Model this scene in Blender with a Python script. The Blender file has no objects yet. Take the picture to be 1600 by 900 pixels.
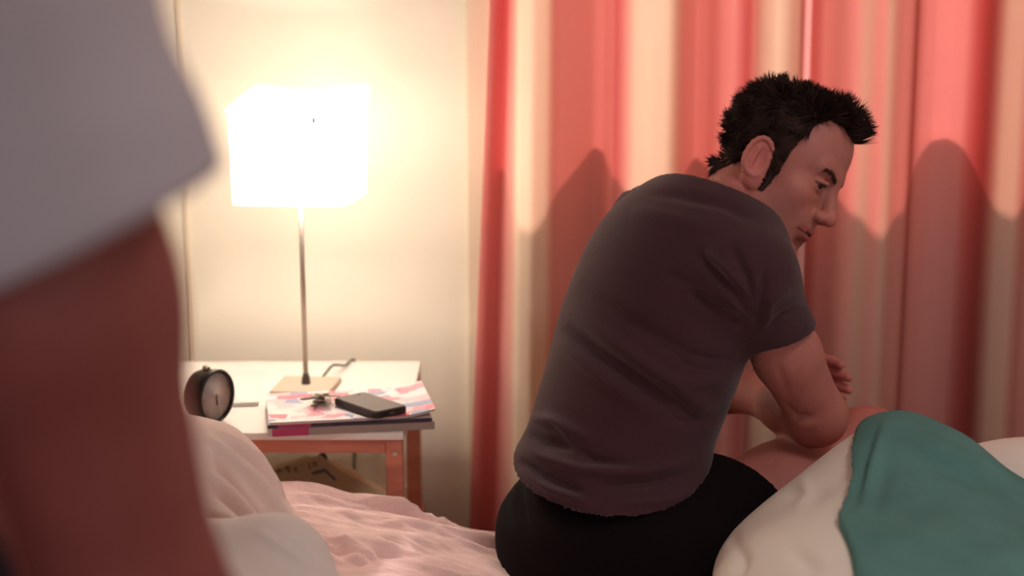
import bpy, bmesh, math, random
import numpy as np
from mathutils import Vector, Matrix
random.seed(7); RNG = np.random.default_rng(11)
scene = bpy.context.scene
C = scene.collection

# ------------------------------------------------------------------ camera
CAM_Z, FPX, PITCH = 1.23, 2400.0, math.radians(10.6)
CP, SP = math.cos(PITCH), math.sin(PITCH)
cam_d = bpy.data.cameras.new('camera'); cam = bpy.data.objects.new('camera', cam_d); C.objects.link(cam)
cam.location = (0, 0, CAM_Z); cam.rotation_euler = (math.pi/2 - PITCH, 0, 0)
cam_d.sensor_width = 36; cam_d.lens = 36*FPX/1600; cam_d.clip_start = 0.05
cam_d.dof.use_dof = True; cam_d.dof.focus_distance = 2.12; cam_d.dof.aperture_fstop = 2.4
scene.camera = cam

# ------------------------------------------------------------------ light and exposure
world = bpy.data.worlds.new('world'); scene.world = world; world.use_nodes = True
world.node_tree.nodes['Background'].inputs[0].default_value = (1.0, 0.90, 0.90, 1)
world.node_tree.nodes['Background'].inputs[1].default_value = 0.54
sun_d = bpy.data.lights.new('sun', 'SUN'); sun = bpy.data.objects.new('sun', sun_d); C.objects.link(sun)
sun_d.energy = 11.5; sun_d.color = (1.0, 0.81, 0.85); sun_d.angle = math.radians(4)
sun.rotation_euler = Vector((-0.12, -1.0, -1.25)).to_track_quat('-Z', 'Y').to_euler()
fill_d = bpy.data.lights.new('fill_light', 'AREA'); fill = bpy.data.objects.new('fill_light', fill_d); C.objects.link(fill)  # added soft fill from overhead, stands for no visible fixture
fill_d.shape = 'DISK'; fill_d.size = 0.6; fill_d.energy = 9; fill_d.color = (1.0, 0.93, 0.90)
fill.location = (1.0, 1.05, 2.35)
scene.view_settings.view_transform = 'Standard'; scene.view_settings.look = 'None'
scene.view_settings.exposure = 0.3; scene.view_settings.gamma = 1.0
scene.view_settings.use_curve_mapping = False
try:
    scene.cycles.use_denoising = True
    scene.cycles.max_bounces = 8
    scene.cycles.sample_clamp_indirect = 6.0
except Exception: pass

# ------------------------------------------------------------------ helpers
def P(px, py, Y):
    """a point in the room at distance Y along the floor, seen at photo pixel px, py"""
    u, v = (px-800)/FPX, (450-py)/FPX
    dy, dz = CP + v*SP, -SP + v*CP
    t = Y/dy
    return np.array([u*t, Y, CAM_Z + dz*t])
def project(V):
    V = np.asarray(V, dtype=np.float64); y = V[:, 1]; z = V[:, 2]-CAM_Z
    D = y*CP - z*SP; up = y*SP + z*CP
    return np.stack([800+FPX*V[:, 0]/D, 450-FPX*up/D], 1)
def lin(r, g, b):
    f = lambda c: (c/255/12.92) if c <= 10 else ((c/255+0.055)/1.055)**2.4
    return (f(r), f(g), f(b))

MATS = {}
def mat(name, col, rough=0.6, metal=0.0, noise=None, bump=None, spec=0.3, attr=None, sheen=0.0, emit=None, transl=0.0, wave=None, coat=0.0):
    if name in MATS: return MATS[name]
    m = bpy.data.materials.new(name); m.use_nodes = True; nt = m.node_tree; N = nt.nodes; L = nt.links
    b = N['Principled BSDF']; out = N['Material Output']
    b.inputs['Roughness'].default_value = rough; b.inputs['Metallic'].default_value = metal
    b.inputs['Specular IOR Level'].default_value = spec
    b.inputs['Sheen Weight'].default_value = sheen; b.inputs['Coat Weight'].default_value = coat
    tc = N.new('ShaderNodeTexCoord'); src = None
    if attr:
        a = N.new('ShaderNodeAttribute'); a.attribute_name = attr; src = a.outputs['Color']
    else:
        rgb = N.new('ShaderNodeRGB'); rgb.outputs[0].default_value = (*col, 1); src = rgb.outputs[0]
    if noise:
        sc, amt = noise[0], noise[1]
        mp = N.new('ShaderNodeMapping'); mp.inputs['Scale'].default_value = noise[2] if len(noise) > 2 else (1, 1, 1)
        L.new(tc.outputs['Object'], mp.inputs['Vector'])
        n = N.new('ShaderNodeTexNoise'); n.inputs['Scale'].default_value = sc; n.inputs['Detail'].default_value = 5
        L.new(mp.outputs[0], n.inputs['Vector'])
        mr = N.new('ShaderNodeMapRange'); mr.inputs[1].default_value = 0.3; mr.inputs[2].default_value = 0.7
        mr.inputs[3].default_value = 1-amt; mr.inputs[4].default_value = 1+amt
        L.new(n.outputs['Fac'], mr.inputs[0])
        mx = N.new('ShaderNodeVectorMath'); mx.operation = 'SCALE'
        L.new(src, mx.inputs[0]); L.new(mr.outputs[0], mx.inputs['Scale']); src = mx.outputs[0]
    L.new(src, b.inputs['Base Color'])
    if bump:
        n2 = N.new('ShaderNodeTexNoise'); n2.inputs['Scale'].default_value = bump[0]; n2.inputs['Detail'].default_value = 6
        mp2 = N.new('ShaderNodeMapping'); mp2.inputs['Scale'].default_value = bump[2] if len(bump) > 2 else (1, 1, 1)
        L.new(tc.outputs['Object'], mp2.inputs['Vector']); L.new(mp2.outputs[0], n2.inputs['Vector'])
        bp = N.new('ShaderNodeBump'); bp.inputs['Strength'].default_value = bump[1]; bp.inputs['Distance'].default_value = 0.004
        L.new(n2.outputs['Fac'], bp.inputs['Height']); L.new(bp.outputs[0], b.inputs['Normal'])
    if emit:
        b.inputs['Emission Color'].default_value = (*emit[0], 1); b.inputs['Emission Strength'].default_value = emit[1]
    if transl > 0:
        t = N.new('ShaderNodeBsdfTranslucent'); L.new(src, t.inputs['Color'])
        ms = N.new('ShaderNodeMixShader'); ms.inputs[0].default_value = transl
        L.new(b.outputs[0], ms.inputs[1]); L.new(t.outputs[0], ms.inputs[2]); L.new(ms.outputs[0], out.inputs['Surface'])
    MATS[name] = m
    return m

def tag(o, label=None, cat=None, group=None, kind=None):
    if label: o['label'] = label
    if cat: o['category'] = cat
    if group: o['group'] = group
    if kind: o['kind'] = kind
    return o
def link(o, parent=None):
    C.objects.link(o)
    if parent is not None:
        o.parent = parent
        o.matrix_parent_inverse = Matrix.Translation(-Vector(parent.location)) if parent.type == 'EMPTY' else Matrix()
    return o
def empty(name, loc):
    o = bpy.data.objects.new(name, None); o.location = [float(c) for c in loc]; o.empty_display_size = 0.05; C.objects.link(o); return o
def np_mesh(name, V, F, m, parent=None, smooth=True, cols=None):
    """V (n,3), F (m,k) arrays in world space -> one mesh object"""
    V = np.asarray(V, np.float32); F = np.asarray(F, np.int32); k = F.shape[1]
    me = bpy.data.meshes.new(name)
    me.vertices.add(len(V)); me.vertices.foreach_set('co', V.ravel())
    me.loops.add(F.size); me.loops.foreach_set('vertex_index', F.ravel())
    me.polygons.add(len(F)); me.polygons.foreach_set('loop_start', np.arange(0, F.size, k, dtype=np.int32))
    me.polygons.foreach_set('loop_total', np.full(len(F), k, np.int32))
    me.polygons.foreach_set('use_smooth', np.full(len(F), smooth, bool))
    me.update(calc_edges=True); me.validate()
    if cols is not None:
        a = me.color_attributes.new('Col', 'FLOAT_COLOR', 'POINT')
        c4 = np.ones((len(V), 4), np.float32); c4[:, :3] = cols; a.data.foreach_set('color', c4.ravel())
    me.materials.append(m)
    return link(bpy.data.objects.new(name, me), parent)
def bm_obj(name, bm, m, parent=None, smooth=False, bevel=0.0):
    if bevel: bmesh.ops.bevel(bm, geom=[e for e in bm.edges], offset=bevel, segments=2, affect='EDGES', profile=0.6)
    bmesh.ops.recalc_face_normals(bm, faces=bm.faces)
    me = bpy.data.meshes.new(name); bm.to_mesh(me); bm.free()
    for p in me.polygons: p.use_smooth = smooth
    if isinstance(m, (list, tuple)):
        for q in m: me.materials.append(q)
    else: me.materials.append(m)
    return link(bpy.data.objects.new(name, me), parent)
def add_box(bm, lo, hi, M=None):
    c = [(a+b)/2 for a, b in zip(lo, hi)]; s = [abs(b-a) for a, b in zip(lo, hi)]
    r = bmesh.ops.create_cube(bm, size=1.0, matrix=Matrix.Translation(c) @ Matrix.Diagonal((*s, 1)))
    if M is not None: bmesh.ops.transform(bm, matrix=M, verts=r['verts'])
    return r['verts']
def box(name, lo, hi, m, parent=None, bevel=0.0, M=None):
    bm = bmesh.new(); add_box(bm, lo, hi, None)
    if bevel: bmesh.ops.bevel(bm, geom=list(bm.edges), offset=bevel, segments=2, affect='EDGES', profile=0.6)
    if M is not None: bmesh.ops.transform(bm, matrix=M, verts=bm.verts)
    return bm_obj(name, bm, m, parent)
def tube(name, pts, rad, m, parent=None, seg=10, cap=True):
    pts = [Vector(p) for p in pts]; n = len(pts)
    rads = rad if isinstance(rad, (list, tuple)) else [rad]*n
    bm = bmesh.new(); rings = []
    ref = Vector((0.13, 0.31, 0.94))
    for i, p in enumerate(pts):
        t = (pts[min(i+1, n-1)]-pts[max(i-1, 0)]).normalized()
        a = t.cross(ref).normalized(); b = t.cross(a)
        rings.append([bm.verts.new(p+(a*math.cos(2*math.pi*j/seg)+b*math.sin(2*math.pi*j/seg))*rads[i]) for j in range(seg)])
    for i in range(n-1):
        for j in range(seg):
            bm.faces.new((rings[i][j], rings[i][(j+1) % seg], rings[i+1][(j+1) % seg], rings[i+1][j]))
    if cap: bm.faces.new(rings[0]); bm.faces.new(rings[-1])
    return bm_obj(name, bm, m, parent, smooth=True)
def spline(pts, n=8):
    pts = [np.array(p, float) for p in pts]; out = []
    ext = [2*pts[0]-pts[1]]+pts+[2*pts[-1]-pts[-2]]
    for i in range(1, len(ext)-2):
        for k in range(n):
            t = k/n; a, b, c, d = ext[i-1:i+3]
            out.append(0.5*((2*b)+(-a+c)*t+(2*a-5*b+4*c-d)*t*t+(-a+3*b-3*c+d)*t**3))
    out.append(pts[-1]); return out
def text_obj(name, s, size, M, m, parent, extrude=0.0004):
    cu = bpy.data.curves.new(name, 'FONT'); cu.body = s; cu.size = size; cu.extrude = extrude
    tmp = bpy.data.objects.new('tmp', cu); C.objects.link(tmp)
    bpy.context.view_layer.update()
    me = bpy.data.meshes.new_from_object(tmp.evaluated_get(bpy.context.evaluated_depsgraph_get()))
    bpy.data.objects.remove(tmp); me.transform(M); me.materials.clear(); me.materials.append(m); me.name = name
    return link(bpy.data.objects.new(name, me), parent)

# sum of random sines: smooth wandering relief, about -1..1
class Waves:
    def __init__(s, n, f0, f1, seed, aniso=(1, 1, 1)):
        r = np.random.default_rng(seed); d = r.normal(size=(n, 3)); d /= np.linalg.norm(d, axis=1)[:, None]
        s.k = d*np.array(aniso)*(r.uniform(f0, f1, n)[:, None])*2*math.pi; s.p = r.uniform(0, 6.28, n)
    def __call__(s, V):
        return np.sin(V @ s.k.T + s.p).sum(1)/math.sqrt(len(s.p))/1.4

# ------------------------------------------------------------------ implicit-surface modelling (bodies, cloth, pillows)
class Field:
    def __init__(s, lo, hi, res):
        s.lo = np.array(lo, float); s.res = res
        s.n = np.ceil((np.array(hi)-s.lo)/res).astype(int)+1
        s.d = np.full(s.n, 0.2, np.float32)
    def region(s, lo, hi):
        i0 = np.clip(np.floor((np.array(lo)-s.lo)/s.res).astype(int), 0, s.n); i1 = np.clip(np.ceil((np.array(hi)-s.lo)/s.res).astype(int)+1, 0, s.n)
        if np.any(i1 <= i0): return None
        ax = [(s.lo[a]+np.arange(i0[a], i1[a])*s.res).astype(np.float32) for a in range(3)]
        return tuple(slice(i0[a], i1[a]) for a in range(3)), ax[0][:, None, None], ax[1][None, :, None], ax[2][None, None, :]
    def _apply(s, sl, nd, k, op):
        a = s.d[sl]
        if op == 'sub': a2, nd = -a, nd
        else: a2 = a
        if op == 'sub':
            if k > 0:
                h = np.maximum(k-np.abs(a2-nd), 0)/k; r = -(np.minimum(a2, nd)-h*h*k*0.25)
            else: r = np.maximum(a, -nd)
        else:
            if k > 0:
                h = np.maximum(k-np.abs(a-nd), 0)/k; r = np.minimum(a, nd)-h*h*k*0.25
            else: r = np.minimum(a, nd)
        s.d[sl] = r
    def cone(s, a, b, r1, r2, k=0.02, op='add'):
        a = np.array(a, float); b = np.array(b, float); m = max(r1, r2)+k+3*s.res+0.01
        g = s.region(np.minimum(a, b)-m, np.maximum(a, b)+m)
        if g is None: return
        sl, x, y, z = g; ba = b-a; L2 = max(ba @ ba, 1e-12)
        h = np.clip(((x-a[0])*ba[0]+(y-a[1])*ba[1]+(z-a[2])*ba[2])/L2, 0, 1)
        nd = np.sqrt((x-a[0]-ba[0]*h)**2+(y-a[1]-ba[1]*h)**2+(z-a[2]-ba[2]*h)**2)-(r1+(r2-r1)*h)
        s._apply(sl, nd, k, op)
    def chain(s, pts, rads, k=0.01, op='add'):
        for i in range(len(pts)-1): s.cone(pts[i], pts[i+1], rads[i], rads[i+1], k, op)
    def ell(s, c, r, B=None, k=0.02, op='add'):
        """ellipsoid; B rows are its axes"""
        c = np.array(c, float); r = np.array(r, float); m = r.max()+k+3*s.res+0.01
        B = np.eye(3) if B is None else np.array(B)
        g = s.region(c-m, c+m)
        if g is None: return
        sl, x, y, z = g; q = []
        for a in range(3): q.append((x-c[0])*B[a][0]+(y-c[1])*B[a][1]+(z-c[2])*B[a][2])
        k0 = np.sqrt((q[0]/r[0])**2+(q[1]/r[1])**2+(q[2]/r[2])**2); k1 = np.sqrt((q[0]/r[0]**2)**2+(q[1]/r[1]**2)**2+(q[2]/r[2]**2)**2)
        s._apply(sl, (k0*(k0-1)/np.maximum(k1, 1e-6)).astype(np.float32), k, op)
    def sph(s, c, r, k=0.01, op='add'): s.cone(c, c, r, r, k, op)
    def cut(s, p, n, lo=None, hi=None, k=0.0):
        """keep the side opposite to n; lo / hi limit the cut to a box"""
        p = np.array(p, float); n = np.array(n, float); n /= np.linalg.norm(n)
        g = s.region(s.lo if lo is None else lo, s.lo+s.n*s.res if hi is None else hi)
        if g is None: return
        sl, x, y, z = g
        nd = (x-p[0])*n[0]+(y-p[1])*n[1]+(z-p[2])*n[2]
        s.d[sl] = np.maximum(s.d[sl], nd)
    def mesh(s, smooth=1):
        d, n = s.d, s.n; ins = d < 0
        c = ins[:-1, :-1, :-1].astype(np.int8)
        for o in ((1,0,0),(0,1,0),(0,0,1),(1,1,0),(1,0,1),(0,1,1),(1,1,1)):
            c = c+ins[o[0]:n[0]-1+o[0], o[1]:n[1]-1+o[1], o[2]:n[2]-1+o[2]]
        I, J, K = np.nonzero((c > 0) & (c < 8))
        idx = np.full(c.shape, -1, np.int32); idx[I, J, K] = np.arange(len(I))
        acc = np.zeros((len(I), 3)); cnt = np.zeros(len(I))
        cr = [(a, b, e) for a in (0, 1) for b in (0, 1) for e in (0, 1)]
        for p in cr:
            for a in range(3):
                if p[a]: continue
                q = list(p); q[a] = 1
                d0 = d[I+p[0], J+p[1], K+p[2]]; d1 = d[I+q[0], J+q[1], K+q[2]]
                m = (d0 < 0) != (d1 < 0); t = np.where(m, d0/np.where(m, d0-d1, 1), 0)
                v = np.tile(np.array(p, float), (len(I), 1)); v[:, a] = t
                acc[m] += v[m]; cnt[m] += 1
        V = s.lo+(np.stack([I, J, K], 1)+acc/cnt[:, None])*s.res
        quads = []
        for a in range(3):
            b, e = (a+1) % 3, (a+2) % 3
            s0 = [slice(None)]*3; s1 = [slice(None)]*3; s0[a] = slice(0, -1); s1[a] = slice(1, None)
            x0, x1 = ins[tuple(s0)], ins[tuple(s1)]
            E = np.argwhere(x0 != x1)
            ok = (E[:, b] > 0) & (E[:, e] > 0) & (E[:, b] < n[b]-1) & (E[:, e] < n[e]-1); E = E[ok]
            f = x0[E[:, 0], E[:, 1], E[:, 2]]
            def cell(db, de):
                q = E.copy(); q[:, b] += db; q[:, e] += de; return idx[q[:, 0], q[:, 1], q[:, 2]]
            Q = np.stack([cell(-1, -1), cell(0, -1), cell(0, 0), cell(-1, 0)], 1)
            Q[~f] = Q[~f][:, ::-1]; quads.append(Q)
        F = np.concatenate(quads); F = F[(F >= 0).all(1)]
        for _ in range(smooth): V = lap(V, F)
        return V, F
def lap(V, F, w=0.5):
    s = np.zeros_like(V); c = np.zeros(len(V))
    for i in range(4):
        a, b = F[:, i], F[:, (i+1) % 4]
        for x in range(3): s[:, x] += np.bincount(a, V[b, x], len(V))+np.bincount(b, V[a, x], len(V))
        c += np.bincount(a, minlength=len(V))+np.bincount(b, minlength=len(V))
    return V*(1-w)+w*s/np.maximum(c, 1)[:, None]
def normals(V, F):
    fn = np.cross(V[F[:, 2]]-V[F[:, 0]], V[F[:, 3]]-V[F[:, 1]]) if F.shape[1] == 4 else np.cross(V[F[:, 1]]-V[F[:, 0]], V[F[:, 2]]-V[F[:, 0]])
    n = np.zeros_like(V)
    for i in range(F.shape[1]):
        for x in range(3): n[:, x] += np.bincount(F[:, i], fn[:, x], len(V))
    return n/np.maximum(np.linalg.norm(n, axis=1), 1e-12)[:, None]
def seg_dist(Q, poly):
    best = np.full(len(Q), 1e9); tt = np.zeros(len(Q)); n = len(poly)-1
    for i in range(n):
        a = np.array(poly[i], float); b = np.array(poly[i+1], float); ba = b-a
        h = np.clip(((Q-a) @ ba)/(ba @ ba), 0, 1); d = np.linalg.norm(Q-a-h[:, None]*ba, axis=1)
        m = d < best; best[m] = d[m]; tt[m] = (i+h[m])/n
    return best, tt
def folds(V, F, lines):
    """press creases and raise ridges where the photo shows them, along the cloth's own surface; line = (pixel polyline, width px, height m)"""
    N = normals(V, F); view = np.array([0, 0, CAM_Z])-V; view /= np.linalg.norm(view, axis=1)[:, None]
    facing = np.clip((N*view).sum(1)*3, 0, 1); Q = project(V); off = np.zeros(len(V))
    for poly, w, a in lines:
        d, t = seg_dist(Q, poly); env = np.sin(np.clip(t, 0, 1)*math.pi)**0.6 if len(poly) > 1 else 1
        off += a*np.exp(-(d/w)**2)*np.maximum(env, 0.12)
    return V+N*(off*facing)[:, None]

# ------------------------------------------------------------------ materials
M_WALL = mat('cream_wall_paint', lin(242, 230, 212), 0.9, noise=(3, 0.03), bump=(60, 0.08))
M_WHITE = mat('white_lacquer', lin(236, 228, 220), 0.45)
M_TRIM = mat('ivory_trim', lin(232, 214, 190), 0.6)
M_FLOOR = mat('brown_carpet', lin(120, 86, 70), 0.95, noise=(40, 0.2), bump=(200, 0.5))
M_WOOD = mat('reddish_wood', lin(206, 128, 106), 0.5, noise=(9, 0.16, (1, 1, 6)), bump=(30, 0.1, (1, 1, 8)))
M_SKIN = mat('skin', (0.4, 0.2, 0.16), 0.55, attr='Col', noise=(28, 0.07), bump=(260, 0.12), spec=0.35)
M_SHIRT = mat('dark_plum_cotton', lin(68, 42, 48), 0.9, noise=(7, 0.08), bump=(420, 0.25), sheen=0.15, spec=0.1)
M_SHORTS = mat('black_cotton', lin(17, 10, 12), 0.9, bump=(300, 0.2), spec=0.1)
M_HAIR = mat('dark_brown_hair', lin(44, 25, 19), 0.7, spec=0.25, noise=(60, 0.35))
M_BROW = mat('eyebrow_hair', lin(84, 52, 42), 0.8)
M_DUVET = mat('white_duvet_cotton', lin(232, 222, 211), 0.9, bump=(160, 0.12), spec=0.1)
M_TEAL = mat('teal_cotton', lin(90, 130, 126), 0.9, noise=(14, 0.10), bump=(220, 0.2), spec=0.1)
M_PINK = mat('pale_pink_plush', lin(246, 210, 204), 0.95, noise=(24, 0.10), bump=(120, 0.5, (0.5, 1.5, 1)), spec=0.05, sheen=0.2)
M_PILLOW = mat('blush_white_pillowcase', lin(242, 218, 208), 0.85, bump=(200, 0.12), spec=0.1)
M_SHEET = mat('white_sheet_cotton', lin(226, 216, 210), 0.9, bump=(200, 0.1), spec=0.1)
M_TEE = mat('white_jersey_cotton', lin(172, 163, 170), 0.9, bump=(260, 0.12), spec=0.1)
M_JEANS = mat('dark_trousers', lin(50, 44, 54), 0.9)

# ------------------------------------------------------------------ the room
WY = 2.84                                       # inner face of the wall with the window
def room_box(name, lo, hi, m): return tag(box(name, lo, hi, m), kind='structure')
room_box('floor', (-2.2, -1.2, -0.1), (2.4, WY+0.2, 0.0), M_FLOOR)
room_box('ceiling', (-2.2, -1.2, 2.5), (2.4, WY+0.2, 2.6), M_WHITE)
room_box('wall_left', (-2.3, -1.2, 0.0), (-2.2, WY+0.2, 2.5), M_WALL)
room_box('wall_right', (2.4, -1.2, 0.0), (2.5, WY+0.2, 2.5), M_WALL)
WX0, WX1, WZ0, WZ1 = -0.036, 1.22, 1.0, 2.12
bm = bmesh.new()
add_box(bm, (-2.2, WY, 0), (WX0, WY+0.2, 2.5)); add_box(bm, (WX1, WY, 0), (2.4, WY+0.2, 2.5))
add_box(bm, (WX0, WY, 0), (WX1, WY+0.2, WZ0)); add_box(bm, (WX0, WY, WZ1), (WX1, WY+0.2, 2.5))
tag(bm_obj('wall_back', bm, M_WALL), kind='structure')
win = tag(empty('window_1', (0.62, WY+0.12, WZ0)), kind='structure')
bm = bmesh.new(); t = 0.025
add_box(bm, (WX0, WY+0.10, WZ0), (WX0+t, WY+0.15, WZ1)); add_box(bm, (WX1-t, WY+0.10, WZ0), (WX1, WY+0.15, WZ1))
add_box(bm, (WX0+t, WY+0.10, WZ1-t), (WX1-t, WY+0.15, WZ1)); add_box(bm, (WX0+t, WY+0.10, WZ0), (WX1-t, WY+0.15, WZ0+t))
bm_obj('window_frame', bm, M_WHITE, win)
mg = bpy.data.materials.new('window_glass'); mg.use_nodes = True
nt = mg.node_tree; nt.nodes.remove(nt.nodes['Principled BSDF'])
tr = nt.nodes.new('ShaderNodeBsdfTransparent'); gl = nt.nodes.new('ShaderNodeBsdfGlossy'); gl.inputs['Roughness'].default_value = 0.02
mx = nt.nodes.new('ShaderNodeMixShader'); mx.inputs[0].default_value = 0.06
nt.links.new(tr.outputs[0], mx.inputs[1]); nt.links.new(gl.outputs[0], mx.inputs[2]); nt.links.new(mx.outputs[0], nt.nodes['Material Output'].inputs['Surface'])
box('pane', (WX0+t, WY+0.122, WZ0+t), (WX1-t, WY+0.126, WZ1-t), mg, win)
box('window_sill', (WX0-0.02, WY-0.012, WZ0-0.03), (WX1+0.02, WY+0.10, WZ0), M_WHITE, win, bevel=0.004)
# flat board beside the window, seen between wall and curtain
xa = P(730, 300, WY)[0]
tag(box('trim_1', (xa, WY-0.016, 0.0), (xa+0.044, WY-0.001, 2.4), M_TRIM, bevel=0.003), kind='structure')
tag(box('trim_2', (P(290, 300, WY)[0]-0.004, WY-0.004, 0.10), (P(290, 300, WY)[0]+0.004, WY-0.0005, 2.4), M_TRIM), kind='structure')
tag(box('trim_3', (P(555, 720, WY)[0]-0.003, WY-0.006, 0.32), (P(555, 720, WY)[0]+0.003, WY-0.0005, 0.56), M_TRIM), kind='structure')
tag(box('baseboard_back', (-2.2, WY-0.012, 0.0), (P(660, 757, WY)[0], WY-0.0005, P(600, 757, WY)[2]), M_WALL, bevel=0.003), kind='structure')

# ------------------------------------------------------------------ curtains
def curtain(name, ctrl, label, seed):
    """ctrl: (photo column, how far the cloth bulges into the room in metres, linear colour)"""
    cx = np.array([c[0] for c in ctrl], float); cb = np.array([c[1] for c in ctrl]); cc = np.array([c[2] for c in ctrl])
    s = np.arange(cx[0], cx[-1]+0.1, 2.5)
    def smooth(a, n):
        k = np.hanning(n+2)[1:-1]; k /= k.sum(); return np.convolve(np.pad(a, n//2, mode='edge'), k, 'valid')[:len(a)]
    b = smooth(np.interp(s, cx, cb), 7); col = np.stack([smooth(np.interp(s, cx, cc[:, i]), 3) for i in range(3)], 1)
    Y0 = 2.755; X = (s-800)/FPX*(Y0/0.997)
    zs = np.linspace(0.03, 2.42, 90); w = Waves(6, 0.3, 0.9, seed)
    V = []; cols = []
    for z in zs:
        lean = (1.25-z)
        sw = w(np.stack([X*3, X*0, np.full_like(X, z)*1.5], 1))*0.006
        e = np.clip((X-X[0])/0.045, 0, 1)
        x = X + sw*0.7 - (1-e)*0.034*np.clip(lean, -0.4, 1.1)*(1 if ctrl[0][0] < 800 else 0)
        V.append(np.stack([x, Y0-b*(1+0.10*lean)+sw, np.full_like(X, z)], 1)); cols.append(col)
    V = np.concatenate(V); cols = np.concatenate(cols); n = len(s); r = len(zs)
    i, j = np.meshgrid(np.arange(r-1), np.arange(n-1), indexing='ij'); a = (i*n+j).ravel()
    F = np.stack([a, a+1, a+n+1, a+n], 1)
    o = np_mesh(name, V, F, M_CURT, cols=cols)
    sd = o.modifiers.new('thickness', 'SOLIDIFY'); sd.thickness = 0.0015; sd.offset = 0
    return tag(o, label, 'curtain', 'salmon striped window curtains')
M_CURT = mat('striped_curtain_cloth', (0.6, 0.3, 0.25), 0.85, attr='Col', bump=(300, 0.1), spec=0.1, transl=0.45)
sal = lin(230, 172, 160); cre = lin(246, 228, 208); ros = lin(226, 142, 138); tan = lin(232, 202, 182); pnk = lin(242, 187, 178); dk = lin(200, 120, 112); lit = lin(252, 218, 210)  # lit paints in light from between the panels, dk the shadowed edge there
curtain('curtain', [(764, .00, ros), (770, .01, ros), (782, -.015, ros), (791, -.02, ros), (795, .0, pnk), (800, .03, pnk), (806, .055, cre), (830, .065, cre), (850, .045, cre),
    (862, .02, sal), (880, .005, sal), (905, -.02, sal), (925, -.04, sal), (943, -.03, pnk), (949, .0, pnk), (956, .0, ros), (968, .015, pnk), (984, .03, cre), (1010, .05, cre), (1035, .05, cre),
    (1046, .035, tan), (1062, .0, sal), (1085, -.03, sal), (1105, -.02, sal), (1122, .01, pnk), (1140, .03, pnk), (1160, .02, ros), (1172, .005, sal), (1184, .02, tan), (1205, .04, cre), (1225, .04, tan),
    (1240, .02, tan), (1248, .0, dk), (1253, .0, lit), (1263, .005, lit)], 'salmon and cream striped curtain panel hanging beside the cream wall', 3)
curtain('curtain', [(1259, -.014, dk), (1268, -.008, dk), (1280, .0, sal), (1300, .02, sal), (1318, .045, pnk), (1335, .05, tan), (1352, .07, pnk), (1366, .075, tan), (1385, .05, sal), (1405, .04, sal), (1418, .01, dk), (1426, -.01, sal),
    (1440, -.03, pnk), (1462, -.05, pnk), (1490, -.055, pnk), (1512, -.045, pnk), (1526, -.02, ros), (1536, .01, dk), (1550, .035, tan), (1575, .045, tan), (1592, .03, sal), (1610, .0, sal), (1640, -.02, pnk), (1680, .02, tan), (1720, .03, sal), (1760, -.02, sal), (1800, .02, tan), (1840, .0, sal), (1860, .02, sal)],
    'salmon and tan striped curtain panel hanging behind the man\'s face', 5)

# ------------------------------------------------------------------ nightstand and what stands on it
TZ = 0.58; NX0, NX1, NY0, NY1 = -0.74, -0.166, 2.268, 2.745
ns = tag(empty('nightstand', ((NX0+NX1)/2, (NY0+NY1)/2, 0)), 'reddish wooden bedside table with white top against the cream wall', 'table')
box('tabletop', (NX0, NY0, TZ-0.012), (NX1, NY1, TZ), M_WHITE, ns, bevel=0.003)
lw = 0.026
for i, (lx, ly) in enumerate(((NX1-lw-0.002, NY0+0.004), (NX0+0.002, NY0+0.004), (NX1-lw-0.002, NY1-lw-0.004), (NX0+0.002, NY1-lw-0.004))):
    lg = box('leg', (lx, ly, 0.0), (lx+lw, ly+lw, TZ-0.0122), M_WOOD, ns, bevel=0.002)
    if i == 0:
        bm = bmesh.new(); bmesh.ops.create_cone(bm, cap_ends=True, segments=14, radius1=0.0042, radius2=0.0036, depth=0.003, matrix=Matrix.Translation((lx+lw*0.55, ly-0.001, TZ-0.034)) @ Matrix.Rotation(math.pi/2, 4, 'X'))
        bm_obj('screw', bm, mat('steel', lin(190, 180, 172), 0.3, 0.9), lg)
for y in (NY0+0.007, NY1-0.025):
    box('apron', (NX0+lw+0.002, y, TZ-0.034), (NX1-lw-0.002, y+0.018, TZ-0.0122), M_WOOD, ns, bevel=0.0015)
for x in (NX0+0.005, NX1-0.023):
    box('apron', (x, NY0+lw+0.004, TZ-0.034), (x+0.018, NY1-lw-0.004, TZ-0.0122), M_WOOD, ns, bevel=0.0015)
    box('stretcher', (x-0.002, NY0+0.002, 0.285), (x+0.026, NY1+0.01, 0.305), M_WOOD, ns, bevel=0.002)

# lamp
LX, LY = -0.35, 2.535
lamp = tag(empty('table_lamp', (LX, LY, TZ)), 'lit table lamp with white square cloth shade and thin steel pole', 'lamp')
M_STEEL = mat('brushed_steel', lin(200, 186, 172), 0.35, 0.85, noise=(40, 0.05))
Rz = Matrix.Translation((LX, LY, 0)) @ Matrix.Rotation(math.radians(-5), 4, 'Z')
box('base', (-0.05, -0.055, TZ+0.0005), (0.05, 0.055, TZ+0.010), mat('lamp_base_metal', lin(196, 178, 158), 0.5, 0.0), lamp, bevel=0.002, M=Rz)
tube('pole', [(LX, LY, TZ+0.009), (LX-0.001, LY, 0.80), (LX-0.002, LY, 0.995)], 0.0042, M_STEEL, lamp)
tube('pole_joint', [(LX, LY, TZ+0.009), (LX, LY, TZ+0.02), (LX, LY, TZ+0.03)], [0.008, 0.007, 0.0045], mat('dark_steel', lin(92, 82, 76), 0.4, 0.8), lamp)
tube('bulb_socket', [(LX-0.002, LY, 0.95), (LX-0.002, LY, 0.985)], 0.014, M_WHITE, lamp)
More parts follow.
